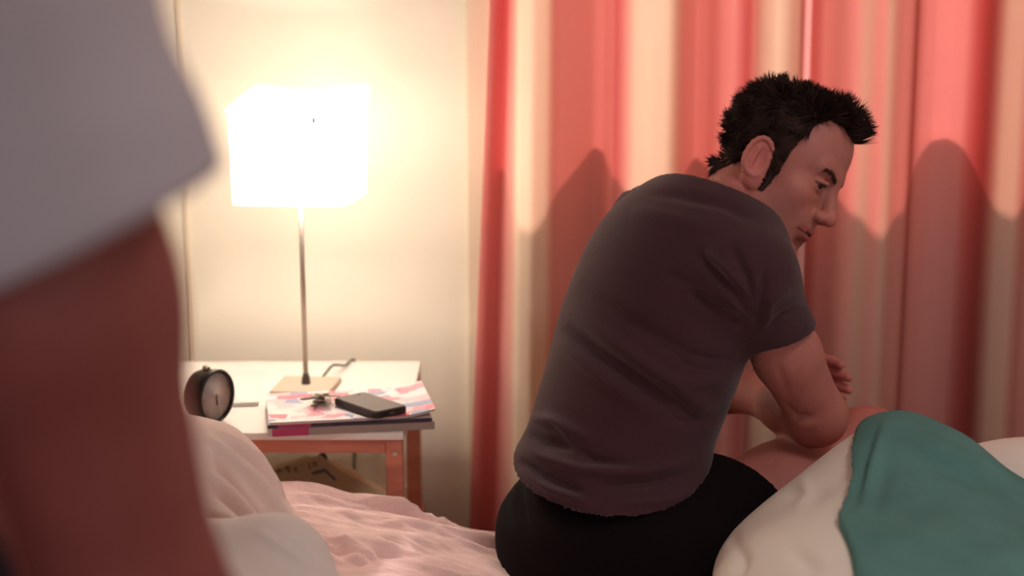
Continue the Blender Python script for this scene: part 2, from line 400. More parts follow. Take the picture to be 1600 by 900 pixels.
# shade: a square cloth sleeve whose upper rim is loose and flares
SB, ST, HW = 0.908, 1.052, 0.094
prof = []
def shade_ring(z, f):
    out = []
    m = 12
    cs = [(-1, -1), (1, -1), (1, 1), (-1, 1)]
    for q in range(4):
        a, b = cs[q], cs[(q+1) % 4]
        for k in range(m):
            t_ = k/m; x = a[0]+(b[0]-a[0])*t_; y = a[1]+(b[1]-a[1])*t_
            r = (abs(x)**10+abs(y)**10)**0.1
            out.append(f(x/r, y/r, z))
    return out
def f_side(x, y, z):
    t_ = (z-SB)/(ST-SB); w = HW*(1+0.03*t_)
    return (x*w, y*w*1.12, z)
def f_top(x, y, z):
    u = z
    back = (y+1)/2; left = (1-x)/2
    rise = 0.004+0.024*back+0.010*back*(0.5+0.5*math.cos((x-1)*math.pi*0.9))
    fl = 1.03+0.05*math.sin(u*math.pi*0.5)*(0.3+0.9*back*(1-left)+0.5*left*(1-back))
    return (x*HW*fl, y*HW*1.12*(1.03+0.02*u), ST+rise*math.sin(u*math.pi/2))
def f_lid(x, y, z):
    k = z; back = (y+1)/2; rise = 0.004+0.024*back+0.010*back*(0.5+0.5*math.cos((x-1)*math.pi*0.9))
    fl = 1.03+0.05*(0.3+0.9*back*(1-(1-x)/2)+0.5*((1-x)/2)*(1-back))
    return (x*HW*fl*k, y*HW*1.12*1.05*k, ST+rise*(0.3+0.7*k)+0.004*(1-k))
rings = [shade_ring(z, f_side) for z in np.linspace(SB, ST, 10)]+[shade_ring(u, f_top) for u in (0.25, 0.5, 0.75, 1.0)]+[shade_ring(k, f_lid) for k in (0.985, 0.94, 0.86, 0.72)]
bm = bmesh.new(); vr = [[bm.verts.new(Rz @ Vector(p)) for p in r] for r in rings]
for i in range(len(vr)-1):
    for j in range(len(vr[0])): bm.faces.new((vr[i][j], vr[i][(j+1) % len(vr[0])], vr[i+1][(j+1) % len(vr[0])], vr[i+1][j]))
M_SHADE = mat('glowing_shade_cloth', lin(250, 244, 232), 0.9, emit=((1.0, 0.91, 0.78), 10.0), transl=0.5)
sh = bm_obj('shade', bm, M_SHADE, lamp, smooth=True)
box('care_label', (0.045, -HW*1.12-0.0035, ST-0.012), (0.050, -HW*1.12-0.0025, ST-0.003), mat('beige_label', lin(214, 178, 140), 0.8), sh, M=Rz)
bm = bmesh.new(); bmesh.ops.create_uvsphere(bm, u_segments=16, v_segments=10, radius=0.02, matrix=Matrix.Translation((LX-0.002, LY, 1.004)))
bm_obj('bulb', bm, mat('bulb_glass', (1, 1, 1), 0.3, emit=((1.0, 0.88, 0.70), 8.0)), lamp, smooth=True)
bd = bpy.data.lights.new('bulb_light', 'POINT'); bl = bpy.data.objects.new('bulb_light', bd); bd.energy = 22.0; bd.color = (1.0, 0.91, 0.78); bd.shadow_soft_size = 0.022
bl.location = (LX-0.002, LY, 1.004); C.objects.link(bl)
tube('cord', spline([(LX+0.02, LY+0.055, TZ+0.006), (LX+0.026, LY+0.075, TZ+0.012), (LX+0.034, LY+0.10, TZ+0.018), (LX+0.042, LY+0.12, TZ+0.014), (LX+0.05, LY+0.16, TZ+0.004), (LX+0.06, LY+0.205, TZ+0.004), (LX+0.06, LY+0.222, TZ-0.03), (LX+0.058, LY+0.222, 0.46), (LX+0.05, LY+0.222, 0.2)], 6), 0.0022, mat('dark_green_cord', lin(70, 78, 62), 0.5), lamp, seg=8)

# alarm clock
CKX, CKY = P(333, 621, 2.31)[0], 2.315
clk = tag(empty('alarm_clock', (CKX, CKY, TZ)), 'round alarm clock with dark rim and pale dial on bedside table', 'clock')
Mc = Matrix.Translation((CKX, CKY, TZ+0.046)) @ Matrix.Rotation(math.radians(63), 4, 'Z') @ Matrix.Rotation(math.radians(90), 4, 'X')
def lathe(name, prof, M, m, parent, seg=40):
    bm = bmesh.new(); rs = []
    for r, z in prof: rs.append([bm.verts.new(M @ Vector((r*math.cos(2*math.pi*j/seg), r*math.sin(2*math.pi*j/seg), z))) for j in range(seg)])
    for i in range(len(rs)-1):
        for j in range(seg): bm.faces.new((rs[i][j], rs[i][(j+1) % seg], rs[i+1][(j+1) % seg], rs[i+1][j]))
    bm.faces.new(rs[0]); bm.faces.new(rs[-1])
    return bm_obj(name, bm, m, parent, smooth=True)
M_CASE = mat('dark_green_metal', lin(58, 52, 46), 0.35, 0.5)
lathe('case', [(0.030, -0.034), (0.037, -0.030), (0.0405, -0.022), (0.0415, 0.0), (0.0405, 0.004)], Mc, M_CASE, clk)
bm = bmesh.new()
rs = []
for r, z in ((0.0388, 0.004), (0.0392, 0.008), (0.0410, 0.009), (0.0428, 0.006), (0.0425, 0.0)):
    rs.append([bm.verts.new(Mc @ Vector((r*math.cos(2*math.pi*j/48), r*math.sin(2*math.pi*j/48), z))) for j in range(48)])
for i in range(len(rs)-1):
    for j in range(48): bm.faces.new((rs[i][j], rs[i][(j+1) % 48], rs[i+1][(j+1) % 48], rs[i+1][j]))
bm_obj('bezel', bm, mat('black_rim', lin(38, 30, 28), 0.3, 0.3), clk, smooth=True)
dial = lathe('dial', [(0.0005, 0.0042), (0.0392, 0.0044)], Mc, mat('clock_dial', lin(240, 222, 214), 0.6), clk)
for h in range(12):
    a = h*math.pi/6; Mh = Mc @ Matrix.Rotation(a, 4, 'Z')
    box('hour_mark', (-0.0008, 0.030, 0.0044), (0.0008, 0.034, 0.0049), mat('faint_print', lin(170, 140, 132), 0.7), dial, M=Mh)
box('hour_hand', (-0.0021, -0.014, 0.0056), (0.0021, 0.003, 0.0062), mat('olive_hand', lin(92, 76, 44), 0.5), dial, M=Mc @ Matrix.Rotation(0.05, 4, 'Z'))
box('minute_hand', (-0.0006, -0.030, 0.0064), (0.0006, 0.004, 0.0068), MATS['faint_print'], dial, M=Mc @ Matrix.Rotation(0.18, 4, 'Z'))
tube('button', [Mc @ Vector((0, 0.040, -0.012)), Mc @ Vector((0, 0.047, -0.012)), Mc @ Vector((0, 0.0475, -0.012))], [0.006, 0.006, 0.004], M_STEEL, clk)
for sx in (-1, 1):
    tube('foot', [Mc @ Vector((sx*0.017, -0.034, -0.012)), Mc @ Vector((sx*0.022, -0.0452, -0.012))], [0.005, 0.004], M_CASE, clk)

# white notepad lying behind the clock
pn = tag(empty('notepad', (-0.45, 2.55, TZ)), 'blank white notepad lying flat beside the round clock', 'notepad')
a, b, c_, d_ = P(393, 574, 2.66), P(381, 644, 2.38), None, None
Mn = Matrix.Translation((-0.475, 2.53, TZ)) @ Matrix.Rotation(math.radians(6), 4, 'Z')
M_PAPER = mat('white_paper', lin(240, 234, 228), 0.8)
box('pages', (-0.062, -0.11, 0.0004), (0.050, 0.11, 0.006), M_PAPER, pn, bevel=0.001, M=Mn)
box('cover', (-0.063, -0.111, 0.0062), (0.051, 0.111, 0.0072), mat('white_card', lin(232, 222, 216), 0.6), pn, M=Mn)

# magazines
def mag_mat(name, seed, base, accents):
    m = bpy.data.materials.new(name); m.use_nodes = True; nt = m.node_tree; b = nt.nodes['Principled BSDF']; b.inputs['Roughness'].default_value = 0.35
    tc = nt.nodes.new('ShaderNodeTexCoord'); mp = nt.nodes.new('ShaderNodeMapping'); mp.inputs['Scale'].default_value = (38, 46, 1); mp.inputs['Location'].default_value = (seed, seed*2.3, 0)
    br = nt.nodes.new('ShaderNodeTexVoronoi'); br.distance = 'CHEBYCHEV'; br.inputs['Scale'].default_value = 1.0
    nt.links.new(tc.outputs['Object'], mp.inputs['Vector']); nt.links.new(mp.outputs[0], br.inputs['Vector'])
    sep = nt.nodes.new('ShaderNodeSeparateColor'); nt.links.new(br.outputs['Color'], sep.inputs[0])
    cr = nt.nodes.new('ShaderNodeValToRGB'); cr.color_ramp.interpolation = 'CONSTANT'
    els = cr.color_ramp.elements; els[0].position = 0; els[0].color = (*base, 1); els[1].position = 0.35; els[1].color = (*accents[0], 1)
    for i, a_ in enumerate(accents[1:]):
        e = els.new(0.35+0.65*(i+1)/len(accents)); e.color = (*a_, 1)
    nt.links.new(sep.outputs[0], cr.inputs[0]); nt.links.new(cr.outputs[0], b.inputs['Base Color'])
    return m
MGZ = mag_mat('pink_magazine_print', 3.1, lin(236, 222, 222), [lin(226, 120, 140), lin(240, 226, 222), lin(232, 150, 164), lin(236, 196, 200), lin(150, 160, 190)])
M_PGS = mat('magazine_pages', lin(206, 190, 182), 0.7, noise=(300, 0.12, (0.1, 0.1, 4)))
fl = P(421, 672, 2.33); fr = P(676, 664, 2.33); bl_ = P(411, 616, 2.50)
def magazine(name, label, cx, cy, z, w, dpt, h, ang, cover_m, group=None, spine=None, curl=0.0):
    t = tag(empty(name, (cx, cy, z)), label, 'magazine', group)
    Mt = Matrix.Translation((cx, cy, z)) @ Matrix.Rotation(math.radians(ang), 4, 'Z')
    def sheet(nm, z0, z1, m, par, ins=0.0):
        bm = bmesh.new(); n = 14; vs = []
        for zz in (z0, z1):
            for i in range(n+1):
                for j in range(2):
                    x = -w/2+ins+(w-2*ins)*i/n; y = (-dpt/2+ins) if j == 0 else (dpt/2-ins)
                    k = max(0, (i/n-0.72)/0.28); vs.append(bm.verts.new(Mt @ Vector((x, y, zz+curl*k*k))))
        def q(l, i, j): return vs[l*(n+1)*2+i*2+j]
        for i in range(n):
            bm.faces.new((q(1, i, 0), q(1, i+1, 0), q(1, i+1, 1), q(1, i, 1))); bm.faces.new((q(0, i, 0), q(0, i, 1), q(0, i+1, 1), q(0, i+1, 0)))
            for j in (0, 1): bm.faces.new((q(0, i, j), q(0, i+1, j), q(1, i+1, j), q(1, i, j)))
        for i in (0, n): bm.faces.new((q(0, i, 0), q(0, i, 1), q(1, i, 1), q(1, i, 0)))
        return bm_obj(nm, bm, m, par)
    sheet('pages', 0.0006, h-0.0008, M_PGS, t, 0.002)
    cv = sheet('cover', h-0.0007, h, cover_m, t)
    sheet('back_cover', 0.0001, 0.0006, MATS['white_card'], t)
    if spine:
        for x0, x1, m in spine: box('spine_panel', (x0, -dpt/2-0.0008, 0.0004), (x1, -dpt/2+0.001, h), m, t, M=Mt)
    return t
mcx, mcy = -0.260, 2.353
M_MAG = mat('magenta_print', lin(168, 54, 96), 0.4); M_GREY = mat('grey_print', lin(150, 132, 126), 0.5); M_INK = mat('dark_ink_print', lin(64, 46, 62), 0.5)
magazine('magazine', 'thick catalogue with magenta and grey spine, lowest in the pile', mcx, mcy, TZ, 0.252, 0.175, 0.012, 10, mat('pale_cover', lin(232, 220, 216), 0.4), 'magazines on the bedside table', [(-0.12, -0.065, M_MAG), (-0.065, 0.1275, M_GREY)])
magazine('magazine', 'magazine with dark spine, in the middle of the pile', mcx-0.001, mcy+0.002, TZ+0.0121, 0.250, 0.175, 0.006, 9.5, mat('pale_cover', lin(232, 220, 216), 0.4), 'magazines on the bedside table', [(-0.125, -0.11, M_INK), (-0.11, -0.06, M_MAG), (-0.06, 0.125, M_INK)])
magazine('magazine', 'pink and white magazine on top of pile under the phone', mcx+0.001, mcy+0.004, TZ+0.0182, 0.254, 0.178, 0.004, 10.5, MGZ, 'magazines on the bedside table', None, 0.010)
MZ = TZ+0.0223
# phone
ph = tag(empty('mobile_phone', (-0.2215, 2.322, MZ)), 'dark grey mobile phone lying on the pink magazine', 'phone')
pc = (P(520, 627, 2.43)+P(637, 640, 2.40))/2
Mp = Matrix.Translation((-0.2215, 2.322, MZ+0.0014)) @ Matrix.Rotation(math.radians(-49), 4, 'Z')
def rrect(bm, hx, hy, r, z, M, n=6):
    out = []
    for cx, cy, a0 in ((hx-r, hy-r, 0), (-hx+r, hy-r, 90), (-hx+r, -hy+r, 180), (hx-r, -hy+r, 270)):
        for k in range(n+1):
            a_ = math.radians(a0+90*k/n); out.append(bm.verts.new(M @ Vector((cx+r*math.cos(a_), cy+r*math.sin(a_), z))))
    return out
def rslab(name, hx, hy, r, z0, z1, M, m, parent, edge=0.001):
    bm = bmesh.new(); rs = [rrect(bm, hx-edge, hy-edge, r, z0, M), rrect(bm, hx, hy, r, z0+edge, M), rrect(bm, hx, hy, r, z1-edge, M), rrect(bm, hx-edge, hy-edge, r, z1, M)]
    for i in range(3):
        for j in range(len(rs[0])): bm.faces.new((rs[i][j], rs[i][(j+1) % len(rs[0])], rs[i+1][(j+1) % len(rs[0])], rs[i+1][j]))
    bm.faces.new(rs[0]); bm.faces.new(rs[-1]); return bm_obj(name, bm, m, parent)
pb = rslab('body', 0.058, 0.031, 0.009, 0, 0.011, Mp, mat('dark_phone_plastic', lin(52, 42, 40), 0.4), ph, 0.0015)
rslab('back_cover', 0.0555, 0.0285, 0.0075, 0.0108, 0.0118, Mp, mat('grey_phone_cover', lin(112, 102, 98), 0.45), ph, 0.0004)
lathe('camera_lens', [(0.0001, 0.0122), (0.0028, 0.0122), (0.0032, 0.0117)], Mp @ Matrix.Translation((-0.047, 0.012, 0)), mat('black_glass', lin(20, 18, 20), 0.1), ph, 14)
box('port', (0.0576, -0.005, 0.004), (0.0584, 0.005, 0.007), MATS['steel'], ph, M=Mp)
# keys
kx, ky = -0.302, 2.348
ks = tag(empty('key_bunch', (kx, ky, MZ)), 'bunch of small metal keys on a ring on the pink magazine', 'keys')
M_KEY = mat('dark_key_metal', lin(96, 88, 80), 0.35, 0.9); M_KEY2 = mat('nickel_key_metal', lin(196, 190, 180), 0.25, 0.9)
tube('ring', [(kx+0.012*math.cos(a), ky+0.03+0.012*math.sin(a), MZ+0.003+0.004*math.sin(a*0.5)) for a in np.linspace(0, 2*math.pi, 24)], 0.0013, M_KEY2, ks, seg=6, cap=False)
for i, (ang, mm) in enumerate(((-100, M_KEY), (-70, M_KEY2), (-125, M_KEY), (-48, M_KEY2), (-85, M_KEY2))):
    Mk = Matrix.Translation((kx, ky+0.022, MZ+0.002+i*0.0026)) @ Matrix.Rotation(math.radians(ang), 4, 'Z') @ Matrix.Rotation(math.radians(-3-2*i), 4, 'Y')
    bm = bmesh.new(); out = [(0.0, 0.004), (0.006, 0.0105), (0.015, 0.0115), (0.021, 0.006), (0.024, 0.0035), (0.046, 0.0035), (0.050, 0.0), (0.048, -0.0035), (0.044, -0.0022), (0.040, -0.0040), (0.036, -0.0022), (0.032, -0.0038), (0.024, -0.0035), (0.021, -0.006), (0.015, -0.0115), (0.006, -0.0105), (0.0, -0.004)]
    lo_ = [bm.verts.new(Mk @ Vector((x, y, 0))) for x, y in out]; hi_ = [bm.verts.new(Mk @ Vector((x, y, 0.0022))) for x, y in out]
    bm.faces.new(lo_); bm.faces.new(hi_)
    for j in range(len(out)): bm.faces.new((lo_[j], lo_[(j+1) % len(out)], hi_[(j+1) % len(out)], hi_[j]))
    bm_obj('key', bm, mm, ks)

# paper bag under the table
bagY = 2.52
bag = tag(empty('paper_bag', (P(520, 760, bagY)[0], bagY+0.06, 0)), 'slumped brown paper bag with printed letters under the bedside table', 'bag')
pts = [P(350, 752, bagY), P(392, 742, bagY), P(425, 735, bagY), P(470, 724, bagY), P(500, 717, bagY), P(520, 728, bagY), P(548, 746, bagY), P(580, 762, bagY), P(625, 780, bagY), P(640, 800, bagY)]
M_KRAFT = mat('kraft_paper', lin(240, 212, 168), 0.85, noise=(12, 0.06), bump=(40, 0.4))
fr_ = [Vector(p) for p in pts]; bot = 0.06
bm = bmesh.new(); rows = []
for j in range(9):
    t_ = j/8; y = bagY+0.13*t_; r_ = []
    for i, p in enumerate(fr_):
        pinch = math.sin(t_*math.pi); r_.append(bm.verts.new((p.x, y, p.z+0.012*math.sin(i*1.9+j)*pinch-0.075*t_*t_)))
    rows.append(r_)
base0 = [bm.verts.new((p.x*1.0, bagY-0.004, 0.25)) for p in fr_]; base1 = [bm.verts.new((p.x, bagY-0.012, 0.002)) for p in fr_]
bk0 = [bm.verts.new((p.x, bagY+0.135, 0.002)) for p in fr_]
def strip(a_, b_):
    for i in range(len(a_)-1): bm.faces.new((a_[i], a_[i+1], b_[i+1], b_[i]))
strip(base1, base0); strip(base0, rows[0])
for j in range(8): strip(rows[j], rows[j+1])
strip(rows[8], bk0); strip(bk0, base1)
for e in (0, -1): bm.faces.new([base1[e], base0[e]]+[r_[e] for r_ in rows]+[bk0[e]])
bm_obj('bag_body', bm, M_KRAFT, bag, smooth=True)
M_PRINT = mat('brown_print', lin(112, 78, 50), 0.8)
def on_bag(px, py, ang):
    p = P(px, py, bagY-0.006); return Matrix.Translation(Vector(p)) @ Matrix.Rotation(math.radians(ang), 4, 'Y') @ Matrix.Rotation(math.radians(88), 4, 'X')
for ch, x, y, ang, s_ in (('r', 427, 743, -22, 0.016), ('n', 434, 740, -18, 0.016), ('q', 446, 736, -10, 0.017), ('E', 460, 738, -4, 0.012), ('i', 483, 733, -14, 0.018), ('n', 489, 730, -10, 0.018)):
    text_obj('printed_letter', ch, s_, on_bag(x, y, ang), M_PRINT, bag)
M_BLUE = mat('slate_blue_print', lin(120, 128, 140), 0.8)
for (x0, y0, x1, y1) in ((488, 742, 508, 737), (508, 737, 524, 752)):
    a_ = Vector(P(x0, y0, bagY-0.0055)); b_ = Vector(P(x1, y1, bagY-0.0055)); up = Vector((0, 0, 0.005))
    bm = bmesh.new(); q = [bm.verts.new(v) for v in (a_, b_, b_+up, a_+up)]; q2 = [bm.verts.new(v.co+Vector((0, 0.002, 0))) for v in q]
    bm.faces.new(q); bm.faces.new(q2)
    for j in range(4): bm.faces.new((q[j], q[(j+1) % 4], q2[(j+1) % 4], q2[j]))
    bm_obj('printed_roof', bm, M_BLUE, bag)
tube('handle', spline([Vector(P(497, 716, bagY+0.02)), Vector(P(503, 711, bagY+0.02)), Vector(P(508, 714, bagY+0.02)), Vector(P(509, 728, bagY+0.02))], 5), 0.0035, mat('black_cord', lin(24, 30, 22), 0.6), bag, seg=8)

# ------------------------------------------------------------------ bed
BX0, BX1, BY0, BY1 = -0.95, 1.25, 0.92, 2.235
bed = tag(empty('bed', ((BX0+BX1)/2, (BY0+BY1)/2, 0)), 'low wooden double bed with a thick mattress under pale pink bedspread', 'bed')
box('frame', (BX0-0.02, BY0+0.03, 0.12), (BX1+0.02, BY1-0.03, 0.22), M_WOOD, bed, bevel=0.006)
box('mattress', (BX0, BY0+0.03, 0.2202), (BX1, BY1-0.045, 0.375), M_SHEET, bed, bevel=0.03)
box('headboard', (BX0-0.06, BY0+0.03, 0.0), (BX0-0.022, BY1-0.03, 0.85), M_WOOD, bed, bevel=0.006)
for x in (BX0+0.02, BX1-0.08):
    for y in (BY0+0.08, BY1-0.14): box('leg', (x, y, 0.0), (x+0.06, y+0.06, 0.12), M_WOOD, bed, bevel=0.004)
MAN = P(962, 850, 2.09)
def bed_top(X, Y):
    z = np.interp(X, [-0.95, -0.45, -0.30, -0.12, 0.0, 0.10, 0.35, 0.6, 1.3], [0.53, 0.525, 0.514, 0.476, 0.452, 0.42, 0.41, 0.43, 0.45])
    z = z - 0.03*np.exp(-(((X-MAN[0])/0.22)**2+((Y-MAN[1])/0.24)**2)) - np.clip(1.9-Y, 0, 1)*0.06
    return z
def bedspread():
    xs = np.linspace(BX0+0.01, BX1-0.01, 440); u = []
    n = 330; yy = np.linspace(BY0, BY1, n)
    w1 = Waves(10, 2.0, 5.0, 21, (0.6, 1.5, 0)); w2 = Waves(12, 6, 16, 22, (0.22, 1.7, 0)); w3 = Waves(14, 18, 45, 23, (0.4, 1.4, 0))
    X, Y = np.meshgrid(xs, yy, indexing='ij'); S = np.stack([X.ravel(), Y.ravel(), 0*X.ravel()], 1)
    warp = S+np.stack([0*S[:, 0], 0.03*w1(S), 0*S[:, 0]], 1)
    rid = 1-np.abs(w2(warp)); rid2 = 1-np.abs(w3(warp))
    h = 0.010*w1(S)+0.013*(rid-0.5)+0.004*(rid2-0.5)
    edge = np.minimum(S[:, 1]-BY0, BY1-S[:, 1]); fade = np.clip(edge/0.03, 0.25, 1)
    Z = bed_top(S[:, 0], S[:, 1])+h*fade
    # the crease that runs just inside the far edge
    Q = project(np.stack([S[:, 0], S[:, 1], Z], 1))
    for poly, w, a_ in (([(520, 786), (600, 795), (700, 812), (790, 828)], 7, -0.014), ([(560, 776), (660, 790), (780, 812)], 6, 0.010), ([(480, 800), (600, 812), (760, 840)], 10, 0.010),
                        ([(470, 842), (520, 848), (560, 880)], 9, -0.016), ([(560, 880), (590, 862), (700, 864)], 7, -0.010), ([(500, 830), (620, 842), (740, 852)], 9, 0.008)):
        d, t_ = seg_dist(Q, poly); Z += a_*np.exp(-(d/w)**2)*np.maximum(np.sin(t_*math.pi), 0.2)
    rnd = 0.035; k = np.clip(1-edge/rnd, 0, 1); Z -= rnd*(1-np.sqrt(np.maximum(1-k*k, 0)))
    V = np.stack([X.ravel(), Y.ravel(), Z], 1); N_ = 440
    i, j = np.meshgrid(np.arange(N_-1), np.arange(n-1), indexing='ij'); a_ = (i*n+j).ravel()
    F = [np.stack([a_, a_+n, a_+n+1, a_+1], 1)]
    # hanging sides
    for col, sg, zb in ((0, -1, 0.16), (n-1, 1, 0.20)):
        top = np.arange(N_)*n+col; prev = top
        for q in range(1, 7):
            t_ = q/6; b0 = len(V); p = V[top].copy()
            p[:, 2] = p[:, 2]*(1-t_)+zb*t_; p[:, 1] += sg*(0.008+0.007*np.sin(p[:, 0]*34+np.sin(p[:, 0]*11))*t_)
            V = np.concatenate([V, p]); cur = np.arange(b0, b0+N_)
            F.append(np.stack([prev[:-1], prev[1:], cur[1:], cur[:-1]], 1) if sg > 0 else np.stack([prev[1:], prev[:-1], cur[:-1], cur[1:]], 1)); prev = cur
    o = np_mesh('bedspread', V, np.concatenate(F), M_PINK)
    sd = o.modifiers.new('thickness', 'SOLIDIFY'); sd.thickness = 0.006; sd.offset = -1
    return tag(o, 'rumpled pale pink bedspread spread over the bed', 'bedspread')
bedspread()

# pillow at the left, half hidden by the foreground arm
def soft(name, label, cat, build, lo, hi, res, m, relief, lines=(), smooth=3, post=2):
    f = Field(lo, hi, res); build(f); V, F = f.mesh(smooth)
    if relief is not None: V = V+normals(V, F)*relief(V)[:, None]
    if lines: V = folds(V, F, lines)
    for _ in range(post): V = lap(V, F)
    return tag(np_mesh(name, V, F, m), label, cat)
def b_pillow(f):
    f.cone(P(160, 735, 1.93), P(310, 768, 1.92), 0.10, 0.085, 0.05); f.cone(P(310, 768, 1.92), P(415, 830, 1.90), 0.085, 0.042, 0.05)
    f.cone(P(250, 835, 1.86), P(405, 860, 1.84), 0.09, 0.045, 0.05); f.cone(P(100, 820, 1.86), P(250, 835, 1.86), 0.1, 0.09, 0.05)
    f.ell(P(452, 830, 1.87), (0.016, 0.03, 0.014), None, 0.02)
    f.cut((0, 0, 0.512), (0, 0, -1))
wp = Waves(8, 2, 6, 31)
soft('pillow', 'blush white pillow with diagonal folds half hidden by the foreground arm', 'pillow', b_pillow, (-0.85, 1.68, 0.42), (-0.2, 2.1, 0.82), 0.0032, M_PILLOW, lambda V: 0.004*wp(V),
     [([(330, 685), (390, 745), (440, 810), (468, 850)], 7, 0.0200), ([(325, 705), (370, 765), (430, 840)], 7, -0.0225), ([(330, 735), (380, 795), (440, 852)], 7, 0.0187), ([(322, 745), (360, 795), (410, 845)], 6, -0.0187),
      ([(322, 775), (370, 815), (430, 856)], 7, 0.0163), ([(350, 690), (405, 735), (455, 805)], 6, -0.0125), ([(322, 805), (360, 830), (400, 850)], 6, -0.0150), ([(322, 790), (365, 822), (420, 850)], 5, 0.0100), ([(340, 672), (400, 715), (458, 795)], 6, 0.0100)], post=1)
def b_sheet(f):
    f.cone(P(300, 880, 1.72), P(430, 880, 1.70), 0.055, 0.045, 0.05); f.cone(P(430, 880, 1.70), P(500, 930, 1.66), 0.045, 0.03, 0.05)
    f.cone(P(250, 960, 1.62), P(450, 990, 1.60), 0.06, 0.05, 0.06)
    f.cut((0, 0, 0.485), (0, 0, -1))
soft('folded_sheet', 'plain white sheet bunched in front of the blush pillow', 'sheet', b_sheet, (-0.6, 1.45, 0.36), (-0.1, 1.85, 0.66), 0.004, M_SHEET, lambda V: 0.004*wp(V*1.3),
     [([(400, 830), (450, 860), (500, 900)], 6, 0.007), ([(420, 830), (480, 870), (520, 905)], 5, -0.006)])

# white duvet heap and teal blanket over it
def b_heap(f, g=0.0):
    k = 0.06
    f.ell(P(1420, 790, 1.93), (0.100+g, 0.14+g, 0.105+g), None, k)
    f.ell(P(1340, 865, 1.90), (0.13+g, 0.15+g, 0.11+g), None, k)
    f.ell(P(1225, 925, 1.86), (0.095+g, 0.15+g, 0.085+g), None, k)
    f.ell(P(1500, 885, 1.88), (0.14+g, 0.15+g, 0.11+g), None, k)
    f.ell(P(1580, 945, 1.84), (0.17+g, 0.17+g, 0.10+g), None, k)
    f.ell(P(1400, 980, 1.72), (0.22+g, 0.2+g, 0.13+g), None, k)
wh = Waves(9, 1.5, 5, 41)
soft('duvet', 'white duvet heaped on the bed beside the sitting man', 'duvet', lambda f: (b_heap(f), f.cut((0, 0, 0.408), (0, 0, -1))), (0.14, 1.4, 0.38), (0.98, 2.2, 0.78), 0.006, M_DUVET, lambda V: 0.006*wh(V),
     [([(1210, 770), (1270, 770), (1330, 740)], 14, -0.006), ([(1140, 830), (1160, 870), (1150, 900)], 10, -0.012), ([(1230, 850), (1260, 880), (1280, 900)], 12, -0.007), ([(1250, 740), (1260, 770), (1240, 800)], 9, 0.005)])
def b_teal(f):
    b_heap(f, 0.012)
    # its edge falls from the top of the heap towards the camera
    p1, p2, p3 = P(1382, 650, 1.93), P(1318, 790, 1.83), P(1322, 900, 1.74)
    t1 = np.array([p2[0]-p1[0], p2[1]-p1[1]]); 
    f.cut((p1+p2)/2-np.array([0.022, 0, 0]), np.array([-1.0, 0.45, -0.52]))
    f.cut(p3-np.array([0.02, 0, 0]), np.array([-1.0, 0.0, 0.05]))
    f.cut((0, 0, 0.44), (0, 0, -1))
soft('blanket', 'teal cotton blanket draped over the white duvet', 'blanket', b_teal, (0.3, 1.4, 0.38), (1.0, 2.25, 0.80), 0.005, M_TEAL, lambda V: 0.006*wh(V)+0.002*wp(V*2),
     [([(1385, 655), (1365, 720), (1350, 790)], 8, 0.008), ([(1372, 665), (1350, 730), (1335, 800)], 5, -0.006), ([(1400, 700), (1480, 730), (1560, 765)], 14, -0.008), ([(1420, 680), (1500, 710), (1590, 750)], 12, 0.006), ([(1390, 730), (1370, 770), (1365, 820)], 12, -0.005), ([(1310, 815), (1380, 860), (1450, 880)], 12, -0.006)])
def b_pil2(f):
    f.ell(P(1590, 770, 2.10), (0.13, 0.085, 0.065), None, 0.05); f.ell(P(1660, 785, 2.10), (0.14, 0.09, 0.07), None, 0.06)
soft('pillow', 'plain white pillow behind the teal blanket at right edge', 'pillow', b_pil2, (0.5, 1.92, 0.42), (1.0, 2.25, 0.75), 0.006, M_DUVET, lambda V: 0.004*wh(V*1.5))

# ------------------------------------------------------------------ the sitting man
fw = np.array([0.80, 0.60, 0.0]); rt = np.array([0.60, -0.80, 0.0]); upv = np.array([0, 0, 1.0])
def lean(a):      # body axes leaning forward by a
    f2 = fw*math.cos(a)-upv*math.sin(a); u2 = upv*math.cos(a)+fw*math.sin(a); return [rt, f2, u2]
pel = MAN; waist = P(956, 725, 2.11); ribs = P(1012, 545, 2.15); upper = P(1078, 405, 2.19); c7 = P(1112, 305, 2.21)
hipR, hipL = pel+rt*0.095-upv*0.01+fw*0.02, pel-rt*0.095-upv*0.01+fw*0.02
kneeR, kneeL = P(1352, 705, 2.29), hipL+np.array([0.10, 0.40, 0.05])
ankR, ankL = np.array([kneeR[0]+0.02, kneeR[1]+0.06, 0.09]), np.array([kneeL[0]+0.02, kneeL[1]+0.0, 0.09])
shR, shL = P(1170, 434, 2.06), c7-rt*0.175+fw*0.05-upv*0.075
elR = P(1276, 648, 2.15); wrR = P(1150, 606, 2.40)
elL = P(1030, 625, 2.49); wrL = P(1178, 612, 2.345)
HC = P(1213, 262, 2.265); HS = 0.98
cr, cu, cb = np.array([1, 0, 0.]), np.array([0, SP, CP]), np.array([0, -CP, SP])
hf = 0.728*cr-0.539*cu+0.44*cb; hf /= np.linalg.norm(hf)
hu = 0.549*cr+0.817*cu+0.08*cb; hu -= hf*(hu @ hf); hu /= np.linalg.norm(hu)
hr = np.cross(hf, hu)
HB = np.stack([hr, hf, hu])                    # rows: right, forward, up of the head
def to_head(p): return HB @ (np.asarray(p)-HC)/HS

